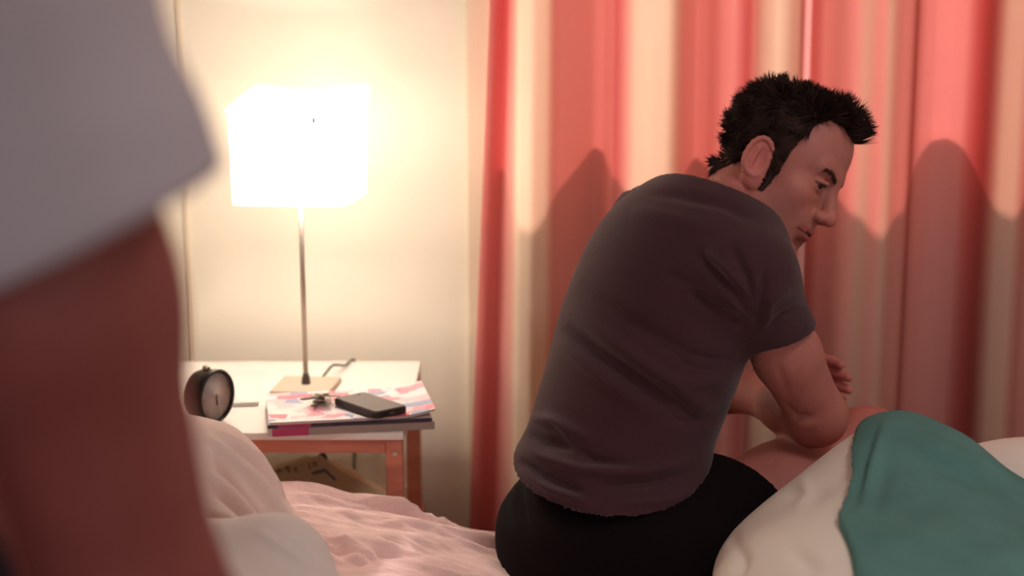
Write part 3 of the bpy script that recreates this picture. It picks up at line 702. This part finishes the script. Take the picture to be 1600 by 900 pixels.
def torso(f, g=0.0, k=0.06):
    f.ell(pel, (0.172+g, 0.125+g, 0.115+g), lean(0.0), k)
    f.ell(waist, (0.128+g, 0.094+g, 0.15+g), lean(0.1), k)
    f.ell(ribs, (0.150+g, 0.102+g, 0.17+g), lean(0.28), k)
    f.ell(upper, (0.150+g, 0.105+g, 0.115+g), lean(0.45), k)
    f.cone(c7-upv*0.035, shR, 0.048+g, 0.054+g, 0.045); f.cone(c7-upv*0.03, shL+upv*0.005, 0.052+g, 0.060+g, 0.05)
def thigh(f, h, kn, g=0.0, k=0.05): f.cone(h, h*0.45+kn*0.55, 0.088+g, 0.076+g, k); f.cone(h*0.45+kn*0.55, kn, 0.076+g, 0.060+g, k)
def hand(f, w, d, side, curl, thumb_dir):
    """palm and five fingers; d: direction of the fingers, side: across the palm towards the thumb, curl: towards which the fingers close"""
    d = d/np.linalg.norm(d); side = side-d*(side @ d); side /= np.linalg.norm(side); curl = curl/np.linalg.norm(curl)
    f.ell(w+d*0.045, (0.040, 0.050, 0.017), [side, d, np.cross(side, d)], 0.015)
    for i, (o, L) in enumerate(((0.030, 0.072), (0.010, 0.080), (-0.010, 0.075), (-0.029, 0.058))):
        p = [w+d*0.082+side*o*0.95]; dirv = d+side*o*1.5
        for q, (ln, c) in enumerate(((0.45, 0.35), (0.30, 0.9), (0.25, 1.3))):
            dv = dirv*(1-0.35*c)+curl*c; dv /= np.linalg.norm(dv); p.append(p[-1]+dv*L*ln)
        f.chain(p, [0.0095, 0.009, 0.0082, 0.0072], 0.003)
    t0 = w+d*0.025+side*0.032; t1 = t0+(d*0.5+side*0.7+thumb_dir*0.4)*0.032; t2 = t1+(d*0.8+side*0.3+thumb_dir*0.5)*0.030
    f.chain([t0, t1, t2], [0.014, 0.0115, 0.009], 0.008)
def body(f):
    torso(f, -0.014)
    for h, kn, an in ((hipR, kneeR, ankR), (hipL, kneeL, ankL)):
        thigh(f, h, kn); f.cone(kn, kn*0.6+an*0.4, 0.056, 0.056, 0.03); f.cone(kn*0.6+an*0.4, an, 0.056, 0.037, 0.03)
        f.cone(an-upv*0.045-fw*0.03, an-upv*0.06+fw*0.15, 0.036, 0.026, 0.03); f.sph(an-upv*0.045-fw*0.035, 0.036, 0.02)
        f.sph(kn+fw*0.012+upv*0.008, 0.052, 0.03)
    midR = shR*0.45+elR*0.55
    f.cone(shR*0.9+elR*0.1, midR, 0.043, 0.0445, 0.02); f.cone(midR, elR, 0.047, 0.040, 0.02); f.sph(elR+np.array([0.004, -0.004, -0.008]), 0.034, 0.012)
    f.cone(elR, elR*0.65+wrR*0.35, 0.040, 0.040, 0.02); f.cone(elR*0.65+wrR*0.35, wrR, 0.040, 0.027, 0.02)
    f.cone(shL, elL, 0.056, 0.042, 0.03); f.cone(elL, elL*0.65+wrL*0.35, 0.040, 0.040, 0.02); f.cone(elL*0.65+wrL*0.35, wrL, 0.040, 0.027, 0.02)
    hand(f, wrR, wrR-elR, np.array([0.2, 0.2, 1.0]), np.array([-0.3, -0.2, 0.2]), upv)
    # left hand lies behind the right arm, fingertips show past it
    hand(f, wrL, np.array([0.9, -0.12, 0.28]), np.array([-0.25, 0.1, 0.95]), np.array([0.25, -0.9, -0.25]), np.array([0.2, -0.2, 0.6]))
F1 = Field((-0.06, 1.86, 0.0), (0.66, 2.68, 1.02), 0.0032)
body(F1)
Vb, Fb = F1.mesh(2); del F1
Vb = folds(Vb, Fb, [([(1222, 628), (1246, 652), (1268, 650)], 5, -0.006), ([(1236, 655), (1255, 668), (1280, 660)], 8, 0.003), ([(1210, 560), (1225, 600), (1240, 640)], 7, -0.0025)])

def head_field():
    f = Field((-0.125, -0.25, -0.25), (0.125, 0.14, 0.15), 0.0015)
    k = 0.03
    f.ell((0, -0.009, 0.042), (0.072, 0.086, 0.076), None, k)
    f.ell((0, 0.040, 0.050), (0.060, 0.048, 0.058), None, k)
    f.ell((0, 0.042, -0.025), (0.056, 0.048, 0.068), None, k)
    f.ell((0, 0.030, -0.072), (0.050, 0.050, 0.036), None, k)
    for s in (-1, 1):
        f.cone((s*0.054, 0.000, -0.050), (s*0.022, 0.068, -0.098), 0.017, 0.015, 0.03)
        f.ell((s*0.044, 0.062, -0.014), (0.021, 0.020, 0.016), None, 0.025)
        f.cone((s*0.012, 0.084, 0.030), (s*0.042, 0.072, 0.034), 0.011, 0.010, 0.018)
        f.ell((s*0.058, 0.028, 0.030), (0.012, 0.03, 0.03), None, 0.02)
    f.sph((0, 0.076, -0.100), 0.019, 0.025)
    for s in (-1, 1): f.ell((s*0.036, 0.046, -0.045), (0.024, 0.026, 0.040), None, 0.03)
    f.ell((0, 0.080, -0.054), (0.028, 0.020, 0.028), None, 0.025)
    for s in (-1, 1): f.ell((s*0.031, 0.091, 0.011), (0.017, 0.013, 0.011), None, 0.014, 'sub')
    f.cone((0, 0.088, 0.022), (0, 0.112, -0.020), 0.0085, 0.0105, 0.012); f.sph((0, 0.115, -0.024), 0.0105, 0.008)
    for s in (-1, 1):
        f.ell((s*0.0125, 0.102, -0.028), (0.0085, 0.011, 0.0085), None, 0.006)
        f.ell((s*0.006, 0.107, -0.038), (0.0040, 0.0055, 0.0045), None, 0.003, 'sub')
    # lips
    f.chain([(-0.027, 0.079, -0.0570), (-0.012, 0.0960, -0.0535), (0, 0.0995, -0.0542), (0.012, 0.0960, -0.0535), (0.027, 0.079, -0.0570)], [0.003, 0.0042, 0.0044, 0.0042, 0.003], 0.007)
    f.chain([(-0.025, 0.079, -0.0590), (-0.012, 0.0945, -0.0630), (0, 0.0975, -0.0638), (0.012, 0.0945, -0.0630), (0.025, 0.079, -0.0590)], [0.003, 0.0048, 0.0052, 0.0048, 0.003], 0.007)
    f.chain([(-0.031, 0.078, -0.0600), (-0.012, 0.1000, -0.0585), (0, 0.1035, -0.0590), (0.012, 0.1000, -0.0585), (0.031, 0.078, -0.0600)], [0.0016, 0.0017, 0.0016, 0.0017, 0.0016], 0.003, 'sub')
    f.ell((0, 0.093, -0.077), (0.018, 0.008, 0.006), None, 0.01, 'sub')
    # eyelids
    for s in (-1, 1):
        f.sph((s*0.031, 0.0745, 0.010), 0.0145, 0.004)
        f.ell((s*0.0315, 0.092, 0.0085), (0.0125, 0.016, 0.0042), None, 0.002, 'sub')
        f.chain([(s*0.018, 0.086, 0.012), (s*0.030, 0.0905, 0.0165), (s*0.044, 0.080, 0.013)], [0.002, 0.003, 0.002], 0.003)
        # ear
        eB = np.array([[0.90*s, 0.42*s*s*0-0.40, 0.12], [0, 0, 0], [0, 0, 0]], float)
        ax = np.array([s*0.88, 0.42, 0.06]); ax /= np.linalg.norm(ax)
        az = np.array([s*0.10, -0.22, 0.97]); az -= ax*(az @ ax); az /= np.linalg.norm(az); ay = np.cross(az, ax)
        ec = np.array([s*0.081, -0.001, -0.012])
        f.ell(ec, (0.0070, 0.0210, 0.0345), [ax, ay, az], 0.008)
        f.ell(ec+az*-0.027+ay*(0.005 if s > 0 else -0.005), (0.006, 0.012, 0.014), [ax, ay, az], 0.008)
        sg = 1 if (ay[1] > 0) else -1
        rim = []
        for a_ in np.linspace(-0.5, 3.9, 14):
            rim.append(ec+ax*0.005+ay*sg*(-0.0175*math.sin(a_) if False else 0.0200*math.cos(a_+1.2))+az*(0.0335*math.sin(a_+1.2)*(1.0 if math.sin(a_+1.2) > 0 else 0.7)))
        f.chain(rim, [0.0034]*14, 0.003)
        f.ell(ec+ax*0.008+ay*sg*0.002+az*0.004, (0.0075, 0.0120, 0.019), [ax, ay, az], 0.004, 'sub')
        f.cone(ec+ax*0.004+ay*sg*-0.004+az*0.016, ec+ax*0.004+ay*sg*-0.008+az*-0.012, 0.003, 0.003, 0.004)
    # neck
    n0 = to_head(c7-upv*0.05+fw*0.06); nb = to_head(c7+fw*0.072)
    f.cone((0, -0.018, -0.042), nb, 0.044, 0.048, 0.025); f.cone(nb, n0, 0.048, 0.065, 0.03)
    nf = to_head(c7+fw*0.13-upv*0.03+rt*0.03)
    f.cone((0.046, -0.034, -0.055), nf, 0.009, 0.012, 0.014)
    f.cone((0, 0.03, -0.085), to_head(c7+fw*0.12-upv*0.05), 0.035, 0.05, 0.04)
    nk = to_head(c7+rt*0.05)
    f.cone((0.034, -0.068, -0.055), nk, 0.009, 0.012, 0.014)
    return f
fh = head_field(); Vh, Fh = fh.mesh(1)
# skin colours live on the skin itself
def skin_cols(n, base): return np.tile(np.array(base), (n, 1))
SKIN = lin(178, 111, 101)
ch = skin_cols(len(Vh), SKIN)
def blend(mask, col): 
    global ch
    ch = ch*(1-mask[:, None])+np.array(col)*mask[:, None]
g = lambda c, r: np.exp(-(((Vh-np.array(c))/np.array(r))**2).sum(1))
lipd = np.minimum(seg_dist(Vh[:, [0, 2]], [(-0.026, -0.058), (-0.009, -0.054), (0.009, -0.054), (0.026, -0.058)])[0], seg_dist(Vh[:, [0, 2]], [(-0.024, -0.060), (-0.009, -0.064), (0.009, -0.064), (0.024, -0.060)])[0])
beard = np.clip((-0.028-Vh[:, 2])/0.02, 0, 1)*np.clip((Vh[:, 1]-0.02)/0.03, 0, 1)*0.35*(Vh[:, 2] > -0.125)
blend(beard, lin(138, 92, 82))
blend(np.clip(1.6-lipd/0.005, 0, 0.8)*(Vh[:, 1] > 0.07), lin(160, 80, 76))
for s in (-1, 1):
    blend(0.4*g((s*0.045, 0.075, -0.022), (0.02, 0.03, 0.02)), lin(196, 112, 100))
    blend(0.55*g((s*0.085, 0.0, -0.012), (0.02, 0.025, 0.035)), lin(206, 106, 104))
mline = seg_dist(Vh[:, [0, 2]], [(-0.031, -0.060), (-0.012, -0.0585), (0.012, -0.0585), (0.031, -0.060)])[0]
blend(np.clip(1.5-mline/0.0014, 0, 0.8)*(Vh[:, 1] > 0.066), lin(84, 40, 38))
lash = np.minimum(seg_dist(Vh[:, [0, 2]], [(0.019, 0.010), (0.030, 0.0135), (0.044, 0.010)])[0], seg_dist(Vh[:, [0, 2]], [(-0.019, 0.010), (-0.030, 0.0135), (-0.044, 0.010)])[0])
blend(np.clip(1.5-lash/0.0016, 0, 0.75)*(Vh[:, 1] > 0.06), lin(70, 38, 32))
blend(0.45*g((0, 0.115, -0.024), (0.016, 0.02, 0.014)), lin(196, 104, 94))
Vhw = HC+Vh @ HB*HS
cb_ = skin_cols(len(Vb), SKIN)
tip = np.exp(-(np.linalg.norm(Vb-(wrL+np.array([0.11, -0.03, 0.02])), axis=1)/0.06)**2)
cb_ = cb_*(1-0.5*tip[:, None])+np.array(lin(206, 106, 104))*0.5*tip[:, None]
man = tag(empty('person', (pel[0], pel[1], 0.0)), 'man in dark plum T-shirt and black shorts sitting hunched on the bed edge', 'person')
np_mesh('body', np.concatenate([Vb, Vhw]), np.concatenate([Fb, Fh+len(Vb)]), M_SKIN, man, cols=np.concatenate([cb_, ch]))

# T-shirt
F2 = Field((-0.10, 1.82, 0.36), (0.55, 2.62, 1.04), 0.0032)
G = 0.010
torso(F2, G, 0.07)
F2.ell(waist-upv*0.05-fw*0.01, (0.142+G, 0.105+G, 0.10), lean(0.05), 0.06)
F2.ell(pel-fw*0.008, (0.190, 0.138, 0.13), lean(0.0), 0.04)
slR = shR*0.30+elR*0.70; slL = shL*0.5+elL*0.5; hemR = P(1226, 516, 2.10); axL = elL-shL; axL /= np.linalg.norm(axL)
for a_, b_, r1, r2, hp_, hn_ in ((shR, slR, 0.058, 0.058, hemR, np.array([0.26, 0.15, -0.95])), (shL, slL+axL*0.05, 0.066, 0.062, slL, axL)):
    Fx = Field((-0.10, 1.82, 0.36), (0.55, 2.62, 1.04), 0.0032); Fx.cone(a_, b_, r1, r2, 0.0); Fx.cut(hp_, hn_)
    F2._apply((slice(None),)*3, Fx.d, 0.03, 'add'); del Fx
F2.cone(c7-upv*0.05+fw*0.01, c7-upv*0.012+fw*0.035, 0.066, 0.062, 0.04)
inner = F2.d+0.0085
# hollow sleeve ends
hem = P(962, 800, 1.96)
F2.cut(hem, np.array([0.12, 0.22, -1.0]), None, None)
# neckline
nk_ax = (HC-hu*0.06)-c7; nk_ax /= np.linalg.norm(nk_ax)
F2.cut(c7-upv*0.010+fw*0.01, nk_ax*0.5+upv*0.8, c7-0.12, c7+0.2)
F2.d = np.maximum(F2.d, -inner)
Vs, Fs = F2.mesh(2); del F2, inner
wsA = Waves(8, 1.5, 4, 51, (1, 1, 1.4)); wsB = Waves(10, 5, 11, 52, (0.7, 0.7, 1.6))
low = np.clip((0.75-Vs[:, 2])/0.25, 0.15, 1)
Vs = Vs+normals(Vs, Fs)*(0.0025*wsA(Vs)+0.0022*low*wsB(Vs))[:, None]
Vs = folds(Vs, Fs, [
    ([(1178, 505), (1150, 455), (1085, 390)], 9, -0.0120), ([(1185, 500), (1165, 430), (1140, 380)], 8, -0.0090), ([(1170, 515), (1120, 480), (1040, 425)], 10, -0.0105),
    ([(1165, 470), (1130, 420), (1100, 395)], 8, 0.0075), ([(1150, 500), (1100, 460), (1050, 440)], 8, 0.0075), ([(1190, 515), (1200, 470), (1235, 450)], 9, 0.0075), ([(1195, 520), (1225, 495), (1262, 480)], 7, -0.0075), ([(1188, 520), (1190, 470), (1195, 420)], 8, -0.0120),
    ([(880, 505), (950, 560), (1020, 610), (1085, 660)], 12, -0.0150), ([(885, 480), (960, 535), (1050, 600), (1110, 640)], 13, 0.0105), ([(870, 530), (940, 590), (1010, 640)], 12, 0.0090), ([(900, 440), (980, 500), (1080, 560), (1140, 575)], 14, -0.0075),
    ([(1150, 590), (1090, 600), (1030, 590)], 10, 0.0075), ([(1150, 560), (1110, 570), (1060, 560)], 8, -0.0090), ([(1140, 640), (1090, 660), (1030, 650)], 9, -0.0060),
    ([(815, 670), (850, 690), (900, 700)], 8, -0.0120), ([(812, 690), (850, 715), (910, 735), (1000, 735)], 9, 0.0120), ([(822, 650), (870, 660), (930, 690)], 8, 0.0090), ([(810, 715), (850, 745), (910, 770)], 7, -0.0135), ([(812, 730), (860, 765), (930, 790)], 7, 0.0105),
    ([(900, 700), (930, 720), (990, 725)], 7, -0.0075), ([(940, 760), (1010, 755), (1090, 735)], 7, -0.0105), ([(930, 745), (1010, 738), (1080, 720)], 8, 0.0075), ([(850, 640), (880, 665), (900, 700)], 6, 0.0060), ([(960, 790), (1030, 785), (1100, 765)], 6, 0.0075),
    ([(1010, 300), (1060, 305), (1130, 320), (1180, 345)], 9, -0.0060), ([(985, 330), (1040, 340), (1120, 360)], 14, 0.0045)])
Vs = lap(Vs, Fs, 0.6)
tee = np_mesh('t_shirt', Vs, Fs, M_SHIRT, man)
# collar band: a tube of ribbing round the neck
cc0 = c7+nk_ax*0.014+upv*0.006; e1 = rt-nk_ax*(rt @ nk_ax); e1 /= np.linalg.norm(e1); e2 = np.cross(nk_ax, e1)

# shorts
F3 = Field((-0.10, 1.82, 0.30), (0.55, 2.55, 0.72), 0.0035)
F3.ell(pel, (0.182, 0.135, 0.125), lean(0.0), 0.05); F3.ell(pel-fw*0.02-upv*0.02, (0.175, 0.125, 0.10), lean(0.0), 0.05)
thigh(F3, hipR+upv*0.012, kneeR+upv*0.008, 0.028); thigh(F3, hipL, kneeL, 0.022)
inner = F3.d+0.0095
for h, kn in ((hipR, kneeR), (hipL, kneeL)):
    q = h*0.64+kn*0.36; F3.cut(q, (kn-h)+upv*0.10, q-0.14, q+0.40)
F3.cut(P(960, 705, 2.1), (0, 0, 1)); F3.d = np.maximum(F3.d, -inner)
V3, F3q = F3.mesh(2); V3 = V3+normals(V3, F3q)*(0.003*wsB(V3))[:, None]
V3 = folds(V3, F3q, [([(800, 735), (795, 770), (800, 830)], 5, -0.006), ([(812, 745), (815, 780), (825, 830)], 5, -0.005), ([(806, 740), (804, 790)], 4, 0.005)])
np_mesh('shorts', V3, F3q, M_SHORTS, man); del F3, inner

# eyes
def eye(s):
    bm = bmesh.new(); c = HC+np.array([s*0.031, 0.0745, 0.010]) @ HB*HS
    look = np.array([0.30*1, 0.93, -0.22]) @ HB; look /= np.linalg.norm(look)
    q = Vector((0, 0, 1)).rotation_difference(Vector(look)).to_matrix().to_4x4()
    bmesh.ops.create_uvsphere(bm, u_segments=24, v_segments=24, radius=0.0132*HS, matrix=Matrix.Translation(Vector(c)) @ q)
    for fc in bm.faces:
        a_ = (fc.calc_center_median()-Vector(c)).normalized().angle(Vector(look))
        fc.material_index = 2 if a_ < 0.20 else 1 if a_ < 0.47 else 0
    bm_obj('eye', bm, [mat('eye_white', lin(170, 140, 130), 0.25), mat('iris_brown', lin(70, 42, 30), 0.2), mat('pupil', lin(8, 6, 6), 0.15)], man, smooth=True)
for s in (-1, 1): eye(s)

# hair: a close cap plus tapered locks
POLY = np.array([(0.150, 0.080), (0.085, 0.086), (0.062, 0.098), (0.045, 0.096), (0.036, 0.076), (0.037, 0.052), (0.033, 0.030), (0.034, -0.026), (0.030, -0.046), (0.014, -0.044), (0.016, -0.010), (0.013, 0.018), (0.000, 0.024), (-0.014, 0.014),
    (-0.020, -0.010), (-0.024, -0.045), (-0.045, -0.060), (-0.062, -0.054), (-0.073, -0.034), (-0.10, -0.012), (-0.2, 0.0), (-0.2, 0.25), (0.150, 0.25)])
def in_poly(y, z):
    r = np.zeros(len(y), bool); n = len(POLY)
    for i in range(n):
        (x1, y1), (x2, y2) = POLY[i], POLY[(i+1) % n]
        c = ((y1 > z) != (y2 > z)) & (y < (x2-x1)*(z-y1)/(y2-y1+1e-12)+x1); r ^= c
    return r
Nh = normals(Vh, Fh)
nkd = to_head(c7+fw*0.072)-np.array([0, -0.03, -0.035]); nkd /= np.linalg.norm(nkd)
earmask = (np.abs(Vh[:, 0]) > 0.0755) & (np.abs(Vh[:, 2]+0.01) < 0.045) & (Vh[:, 1] < 0.028) & (Vh[:, 1] > -0.035)
hm = in_poly(Vh[:, 1], Vh[:, 2]) & ~earmask & (Vh[:, 2] > -0.085) & ((((Vh-np.array([0, -0.03, -0.035])) @ nkd) < 0.027) | ((Vh[:, 1] > 0.005) & (Vh[:, 2] > -0.05)))
# the cap
fc_all = hm[Fh].all(1); used = np.unique(Fh[fc_all]); remap = np.full(len(Vh), -1); remap[used] = np.arange(len(used))
wc = Waves(12, 18, 45, 61)
capV = Vh[used]+Nh[used]*(0.0035+0.0015*wc(Vh[used]))[:, None]; capF = remap[Fh[fc_all]]
def locks(pts, nrm, dirs, lens, rads, bend):
    """tapered three-sided locks"""
    n = len(pts); S = 5; V = np.zeros((n, S+1, 3, 3)); t = dirs/np.linalg.norm(dirs, axis=1)[:, None]
    side = np.cross(t, nrm+RNG.normal(size=nrm.shape)*0.3); side /= np.linalg.norm(side, axis=1)[:, None]; oth = np.cross(t, side)
    p = pts.copy(); d = t.copy()
    for i in range(S+1):
        w = rads*(1-(i/S)**1.5*0.92)
        for j in range(3):
            a_ = 2*math.pi*j/3; V[:, i, j] = p+side*(math.cos(a_)*w)[:, None]+oth*(math.sin(a_)*w)[:, None]
        d = d+bend/S; d /= np.linalg.norm(d, axis=1)[:, None]; p = p+d*(lens/S)[:, None]
    V = V.reshape(-1, 3); F = []
    for i in range(S):
        for j in range(3):
            F.append((i*3+j, i*3+(j+1) % 3, (i+1)*3+(j+1) % 3, (i+1)*3+j))
    F = (np.array(F)[None]+(np.arange(n)*(S+1)*3)[:, None, None]).reshape(-1, 4)
    return V, F
cand = np.nonzero(hm)[0]; pick = RNG.choice(cand, 11000)
hp, hn = Vh[pick], Nh[pick]; y_, z_ = hp[:, 1], hp[:, 2]
top = np.clip((z_-0.075)/0.035, 0, 1); front = np.clip((y_+0.01)/0.06, 0, 1)*top; back = np.clip((-y_-0.03)/0.05, 0, 1)
flow = np.stack([np.zeros(len(hp)), -0.55*np.ones(len(hp))-0.5*back+1.5*front, -0.75*(1-top)+0.1*top], 1)
clump = np.stack([Waves(8, 16, 40, 71+i)(hp) for i in range(3)], 1)*0.60
dirs = hn*(0.52+0.50*top+0.30*front)[:, None]+flow*(0.8-0.35*top)[:, None]+clump
lens = 0.011+0.008*np.clip((z_-0.02)/0.03, 0, 1)*(1-top)+0.006*top+0.020*front+0.008*back+RNG.uniform(0, 0.008, len(hp))
side_low = np.clip((0.03-z_)/0.03, 0, 1)*(y_ > -0.02); lens *= (1-0.6*side_low); nap = np.clip(((hp-np.array([0, -0.03, -0.035])) @ nkd)/0.03, 0, 1); lens *= 1-0.15*nap; dirs -= hn*(0.25*nap)[:, None]
bend = -hn*(0.5*(1-front))[:, None]+clump*1.5+np.stack([0*y_, 0.25*front, 0.55*front], 1)+RNG.normal(size=hp.shape)*0.25
LV, LF = locks(hp+hn*0.0015, hn, dirs, lens, RNG.uniform(0.0008, 0.0019, len(hp)), bend)
hair = np_mesh('hair', np.concatenate([HC+capV @ HB*HS, HC+LV @ HB*HS]), np.concatenate([capF, LF+len(capV)]), M_HAIR, man)
# eyebrows
for s in (-1, 1):
    n = 170; t_ = RNG.uniform(0, 1, n); bx_ = s*(0.014+0.034*t_); bz_ = 0.0245+0.008*np.sin(t_*2.2)+RNG.normal(0, 0.0018, n)
    near = []
    fv = np.nonzero((Vh[:, 1] > 0.04) & (np.abs(Vh[:, 2]-0.028) < 0.02))[0]
    for a_, b_ in zip(bx_, bz_):
        i = fv[np.argmin((Vh[fv, 0]-a_)**2+(Vh[fv, 2]-b_)**2)]; near.append(i)
    near = np.array(near); dv = np.stack([np.full(n, s*0.9), np.full(n, -0.15), 0.25-0.5*t_], 1)+Nh[near]*0.15
    bv, bf = locks(Vh[near], Nh[near], dv, RNG.uniform(0.006, 0.010, n), np.full(n, 0.0006), -Nh[near]*0.25)
    np_mesh('eyebrow', HC+bv @ HB*HS, bf, M_BROW, man)

# ------------------------------------------------------------------ the person standing close by, only a sleeve and arm in view
FY = 0.76
sA, eA = P(60, 60, FY), P(205, 930, FY+0.05)
sA = P(-15, -60, FY-0.01)
tX = sA[0]-0.20
fgp = tag(empty('person', (tX, FY, 0)), 'person in white T-shirt with bare arm standing close at the left', 'person')
tc_ = np.array([tX, FY, 0.0])
def fg_body(f, g=0.0, k=0.06, full=True):
    f.ell(tc_+[0, 0, 1.02], (0.165+g, 0.115+g, 0.14+g), None, k); f.ell(tc_+[0, 0, 1.20], (0.155+g, 0.11+g, 0.16+g), None, k)
    f.ell(tc_+[0, 0, 1.36], (0.17+g, 0.115+g, 0.15+g), None, k)
    f.cone(tc_+[0, 0, 1.45], sA, 0.06+g, 0.055+g, k); f.cone(tc_+[0, 0, 1.45], tc_+[-0.19, 0, 1.40], 0.06+g, 0.06+g, k)
wA = eA+np.array([0.06, 0.16, -0.15])
def fg_full(f):
    fg_body(f)
    f.ell(tc_+[0, 0, 0.92], (0.17, 0.12, 0.12), None, 0.05)
    for s in (-1, 1):
        f.cone(tc_+[s*0.09, 0, 0.90], tc_+[s*0.09, 0.01, 0.48], 0.085, 0.058, 0.04); f.cone(tc_+[s*0.09, 0.01, 0.48], tc_+[s*0.09, -0.02, 0.09], 0.055, 0.038, 0.03)
        f.cone(tc_+[s*0.09, -0.04, 0.04], tc_+[s*0.09, 0.13, 0.032], 0.036, 0.028, 0.03)
    m_ = sA*0.5+eA*0.5
    f.cone(sA, m_, 0.058, 0.054, 0.03); f.cone(m_, eA, 0.054, 0.050, 0.03); f.cone(eA, wA, 0.050, 0.030, 0.02)
    hand(f, wA, wA-eA, np.array([-1, 0.1, 0.3]), np.array([-0.3, 0.2, -0.8]), np.array([0, 0.3, -0.5]))
    la, lb, lc = tc_+[-0.20, 0, 1.40], tc_+[-0.25, 0.0, 1.10], tc_+[-0.24, 0.12, 0.88]
    f.cone(la, lb, 0.052, 0.042, 0.03); f.cone(lb, lc, 0.042, 0.028, 0.02)
    hand(f, lc, lc-lb, np.array([1, 0.1, 0.3]), np.array([0.3, 0.2, -0.8]), np.array([0, 0.3, -0.5]))
    f.cone(tc_+[0, 0, 1.44], tc_+[0, 0.02, 1.58], 0.06, 0.054, 0.04)
    hc = tc_+[0, 0.03, 1.70]
    f.ell(hc+[0, -0.01, 0.02], (0.075, 0.095, 0.09), None, 0.03); f.ell(hc+[0, 0.04, -0.05], (0.055, 0.05, 0.065), None, 0.03)
    f.cone(hc+[0, 0.085, 0.01], hc+[0, 0.108, -0.03], 0.008, 0.011, 0.01)
    for s in (-1, 1): f.ell(hc+[s*0.078, -0.005, -0.01], (0.008, 0.02, 0.032), None, 0.008)
Ff = Field((tX-0.36, 0.56, 0.0), (eA[0]+0.16, 1.16, 1.85), 0.005); fg_full(Ff); V, F = Ff.mesh(2); del Ff
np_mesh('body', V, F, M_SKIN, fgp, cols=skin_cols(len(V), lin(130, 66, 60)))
Ff = Field((tX-0.36, 0.56, 0.86), (eA[0]+0.20, 0.98, 1.55), 0.004); fg_body(Ff, 0.014, 0.07)
hA = P(190, 375, FY)
axA = (eA-sA)/np.linalg.norm(eA-sA)
Fx = Field((tX-0.36, 0.56, 0.86), (eA[0]+0.20, 0.98, 1.55), 0.004)
Fx.cone(sA, sA*0.25+hA*0.75+np.array([-0.012, 0, 0]), 0.058, 0.060, 0.05); Fx.cone(sA*0.3+hA*0.7, hA+np.array([0.002, 0, -0.09]), 0.060, 0.094, 0.04)
Fx.cut(hA+np.array([0, 0, 0.010]), np.array([0.42, 0.05, -0.90])); Ff._apply((slice(None),)*3, Fx.d, 0.04, 'add'); del Fx
inn = Ff.d+0.008
Ff.cut(tc_+[-0.235, 0, 1.22], (-0.1, 0, -1), tc_+[-0.36, -0.2, 1.0], tc_+[-0.185, 0.2, 1.3])
Ff.cut(tc_+[0, 0, 0.90], (0, 0, -1)); Ff.cut(tc_+[0, 0.01, 1.485], (0, 0.35, 1), tc_+[-0.12, -0.2, 1.4], tc_+[0.12, 0.2, 1.6]); Ff.d = np.maximum(Ff.d, -inn)
V, F = Ff.mesh(3); del Ff, inn; V = V+normals(V, F)*(0.003*wsA(V))[:, None]
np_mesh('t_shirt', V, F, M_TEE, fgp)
Ff = Field((tX-0.3, 0.56, 0.08), (tX+0.3, 0.96, 1.05), 0.006); Ff.ell(tc_+[0, 0, 0.92], (0.182, 0.132, 0.13), None, 0.05)
for s in (-1, 1): Ff.cone(tc_+[s*0.09, 0, 0.90], tc_+[s*0.09, 0.01, 0.48], 0.097, 0.075, 0.03); Ff.cone(tc_+[s*0.09, 0.01, 0.48], tc_+[s*0.09, -0.02, 0.12], 0.075, 0.06, 0.02)
Ff.cut(tc_+[0, 0, 1.0], (0, 0, 1)); V, F = Ff.mesh(2); np_mesh('trousers', V, F, M_JEANS, fgp); del Ff
hc = tc_+[0, 0.03, 1.70]
Ff = Field(hc-0.16, hc+0.16, 0.004); Ff.ell(hc+[0, -0.015, 0.027], (0.085, 0.105, 0.10), None, 0.02); Ff.cut(hc+[0, 0.045, 0.03], (0, 0.85, -0.5))
V, F = Ff.mesh(2); np_mesh('hair', V, F, M_HAIR, fgp); del Ff
